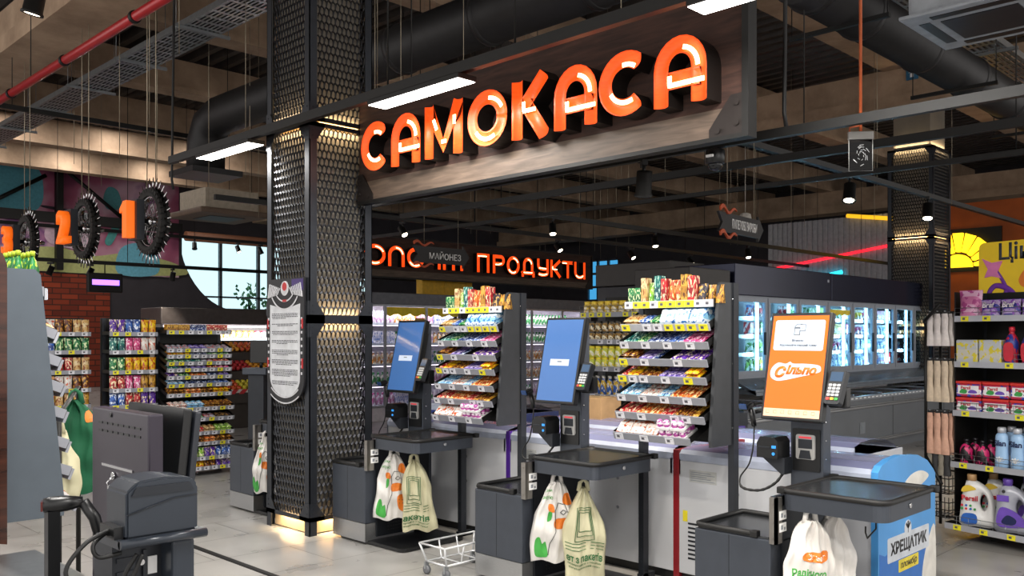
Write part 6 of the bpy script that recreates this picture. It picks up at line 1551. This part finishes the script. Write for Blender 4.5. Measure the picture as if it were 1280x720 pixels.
b = B(); d_ = Vector((.9, -.35, .05)).normalized(); c0 = Vector((-.02, .01, 1.125))
b.tube([c0, c0+d_*.02, c0+d_*.06, c0+d_*.10], [.020, .024, .022, .014], 12); b.tube([c0+d_*.10, c0+d_*.13+Vector((0, 0, -.05)), c0+d_*.15+Vector((0, 0, -.13))], [.016, .017, .015], 10); b.obj('scanner', BLACK, t)
b = B(); b.obox(c0+d_*-.003, .006, .034, .026, (0, 0, math.atan2(d_.y, d_.x))); b.obj('scanner_window', M('scanner_red', '#5a2420', .1), t)
P_ = spline([tuple(c0+d_*.15+Vector((0, 0, -.13))), (.13, -.07, .98), (.07, -.06, .88), (.0, -.05, .85), (-.03, -.04, .88), (.02, -.03, .92)], 14)
b = B(); b.tube(P_, [.012 if i % 2 else .0095 for i in range(len(P_))], 8); b.obj('coiled_cable', RUBBER, t)
t = thing('packing_counter', 'low steel packing counter behind the scanner post at lower left', 'counter', (.55, 2.95, 0))
b = B(); b.box(0, .5, 0, .55, .1, .80, 0, .006); b.obj('cabinet', PURPS, t)
b = B(); b.box(-.02, .52, -.02, .57, .80, .825, 0, .006); b.obj('steel_top', INOX, t)
b = B(); b.box(.01, .49, .02, .53, 0, .1); b.obj('plinth', BLACK, t)
b = B(); b.prism([(.0, .86), (.085, .84), (.085, 1.86), (.07, 1.90), (.04, 1.92), (.0, 1.92)], 0, .14, 'y'); b.prism([(.01, .0), (.04, .0), (.04, .8), (.01, .8)], .04, .1, 'y')
tag(b.obj('lacquered_panel', woodmat('brown_lacquer', '#2a1610', '#4a281c', .25), None, (.913, 3.60, 0)), 'tall dark brown lacquered panel along the left edge of the picture', 'panel')
bag('beige carrier bag hanging behind the left edge candy rack', (1.43, 4.42, 1.17), R(-40), .36, .22, BAGB, 41, [])
bag('dark green fabric bag hanging behind the till terminal', (1.62, 4.72, 1.28), R(-40), .46, .26, M('green_fabric', '#0f5a3a', .8, 0, .1), 47, [('patch', BORG, [(.05, -.06), (.1, -.05), (.1, -.1), (.06, -.11)])])
# rail those two bags hang from
b = B(); b.tube([(1.42, 4.35, 0), (1.42, 4.35, 1.24), (1.66, 4.8, 1.34), (1.66, 4.8, 0)], .012, 8); tag(b.obj('bag_stand', BMETAL), 'thin black tube stand carrying bags behind the left candy rack', 'stand')

# ---------------------------------------------------------------- white wire basket dolly between the kiosks
t = thing('basket_dolly', 'low white wire basket dolly on casters between two kiosks', 'dolly', (3.80, 4.42, 0))
b = B(); r_ = .007
def loop(z, x0, x1, y0, y1): b.tube([(x0, y0, z), (x1, y0, z), (x1, y1, z), (x0, y1, z), (x0, y0, z)], r_, 6)
loop(.21, 0, .5, 0, .26); loop(.085, .04, .46, .03, .23)
for x, y in ((0, 0), (.5, 0), (.5, .26), (0, .26)): b.tube([(x, y, .21), (.04 if x == 0 else .46, .03 if y == 0 else .23, .085)], r_, 6)
for x in (.17, .33): b.tube([(x, 0, .21), (x, .03, .085), (x, .23, .085), (x, .26, .21)], r_*.8, 6)
b.obj('wire_frame', WIREW, t)
for x, y in ((.04, .03), (.46, .03), (.46, .23), (.04, .23)):
    b = B(); b.lathe([(.014, -.012), (.03, -.011), (.03, .011), (.014, .012)], 14, (x, y, .03), 0, 'x'); b.box(x-.016, x+.016, y-.004, y+.012, .035, .085, 1); b.obj('caster', [M('caster_grey', '#6a6c70', .5), GALV], t)

# ---------------------------------------------------------------- colourful far right corner
def neon(label, pts, col, e, r=.05):
    b = B(); b.tube(pts, r, 8); return tag(b.obj('neon_tube_light', M('neon_'+col[1:], col, .4, 0, 0, emit=e)), label, 'neon light')
b = B()
for k in range(26): b.box(0, .08, k*.14, k*.14+.07, 2.0, 4.6); b.box(.03, .08, k*.14+.07, k*.14+.14, 2.0, 4.6)
b.box(.08, .3, 0, 3.64, 0, 4.6)
struct(b, 'wall_corrugated', M('corrugated_grey', '#a8aab0', .5, .3), (21.9, 8.5, 0))
neon('red neon tube on the corrugated wall beyond the freezers', [(21.86, 11.9, 3.4), (21.86, 8.9, 3.8)], '#ff2030', 1.6, .035)
neon('cyan neon tube low before the corrugated wall', [(21.84, 11.6, 3.15), (21.84, 10.6, 3.12), (21.84, 10.05, 3.22)], '#20d0f0', 3, .045)
neon('yellow painted beam light over the corrugated wall', [(21.8, 9.9, 4.62), (21.8, 8.6, 4.42)], '#e8b020', 1.0, .05)
b = B(); b.box(22.2, 22.4, 3.5, 8.3, 0, 4.7); struct(b, 'wall_orange', M('orange_wall_paint', '#a8521c', .7, 0, .2, 2))
t = thing('sun_lamp', 'glowing yellow half sun lamp on the orange wall at far right', 'wall lamp', (22.09, 7.35, 3.2), R(-90))
b = B(); b.prism([(0, 0)]+[(.3*math.cos(R(10*k)), .3*math.sin(R(10*k))) for k in range(19)], -.1, .05); b.obj('disc', M('sun_yellow', '#ffd020', .5, 0, 0, emit=1.5), t)
for k in range(9):
    a = R(8+20.5*k); b = B(); b.prism([(.36*math.cos(a-.10), .36*math.sin(a-.10)), (.80*math.cos(a-.13), .80*math.sin(a-.13)), (.80*math.cos(a+.13), .80*math.sin(a+.13)), (.36*math.cos(a+.10), .36*math.sin(a+.10))], -.1, .05); b.obj('ray', M('sun_yellow'), t)
b = B(); b.box(-.9, .9, .05, .10, -.1, .9); b.obj('back_plate', BMETAL, t)

# ---------------------------------------------------------------- small extras
t = thing('service_terminal', 'dark pedestal terminal with small monitor seen just left of the mesh column', 'terminal', (5.2, 9.3, 0), R(-60))
b = B(); b.box(-.10, .10, -.09, .09, .02, 1.16, 0, .008); b.box(-.16, .16, -.14, .14, 0, .03); b.obj('pedestal', DSTEEL, t)
b = B(); b.box(-.15, .15, -.13, .13, 1.16, 1.235, 0, .008); b.obj('cap', STEEL, t)
b = B(); b.tube([(0, .03, 1.23), (0, .03, 1.32)], .02, 8); b.obj('stem', BLACK, t)
b = B(); b.box(-.12, .12, -.012, .02, 1.29, 1.55, 0, .006); b.obj('monitor', BLACK, t)
t = thing('pictogram_sign', 'small blue pictogram plate fixed high on the concrete girder at right', 'sign', (16.015, 6.1, 6.1), R(-90))
b = B(); b.box(-.1, .1, -.0, .03, 0, .2); b.obj('plate', M('pictogram_blue', '#2a6a90', .5), t)
b = B(); b.prism([(-.06, .12), (.0, .17), (.06, .12)], -.004, .0); b.box(-.03, .03, -.004, 0, .04, .11); b.obj('mark', PAPER, t)
b = B(); b.box(-.14, .14, -.16, .16, 0, .20, 0, .004); b.box(-.03, .03, -.161, .161, .2, .2012, 1)
tag(b.obj('cardboard_box', [M('cardboard', '#a8875f', .85), M('packing_tape', '#c2a67c', .4)], None, (6.05, 5.0, .868)), 'plain brown cardboard box on the back row freezer left of the middle screen', 'box')
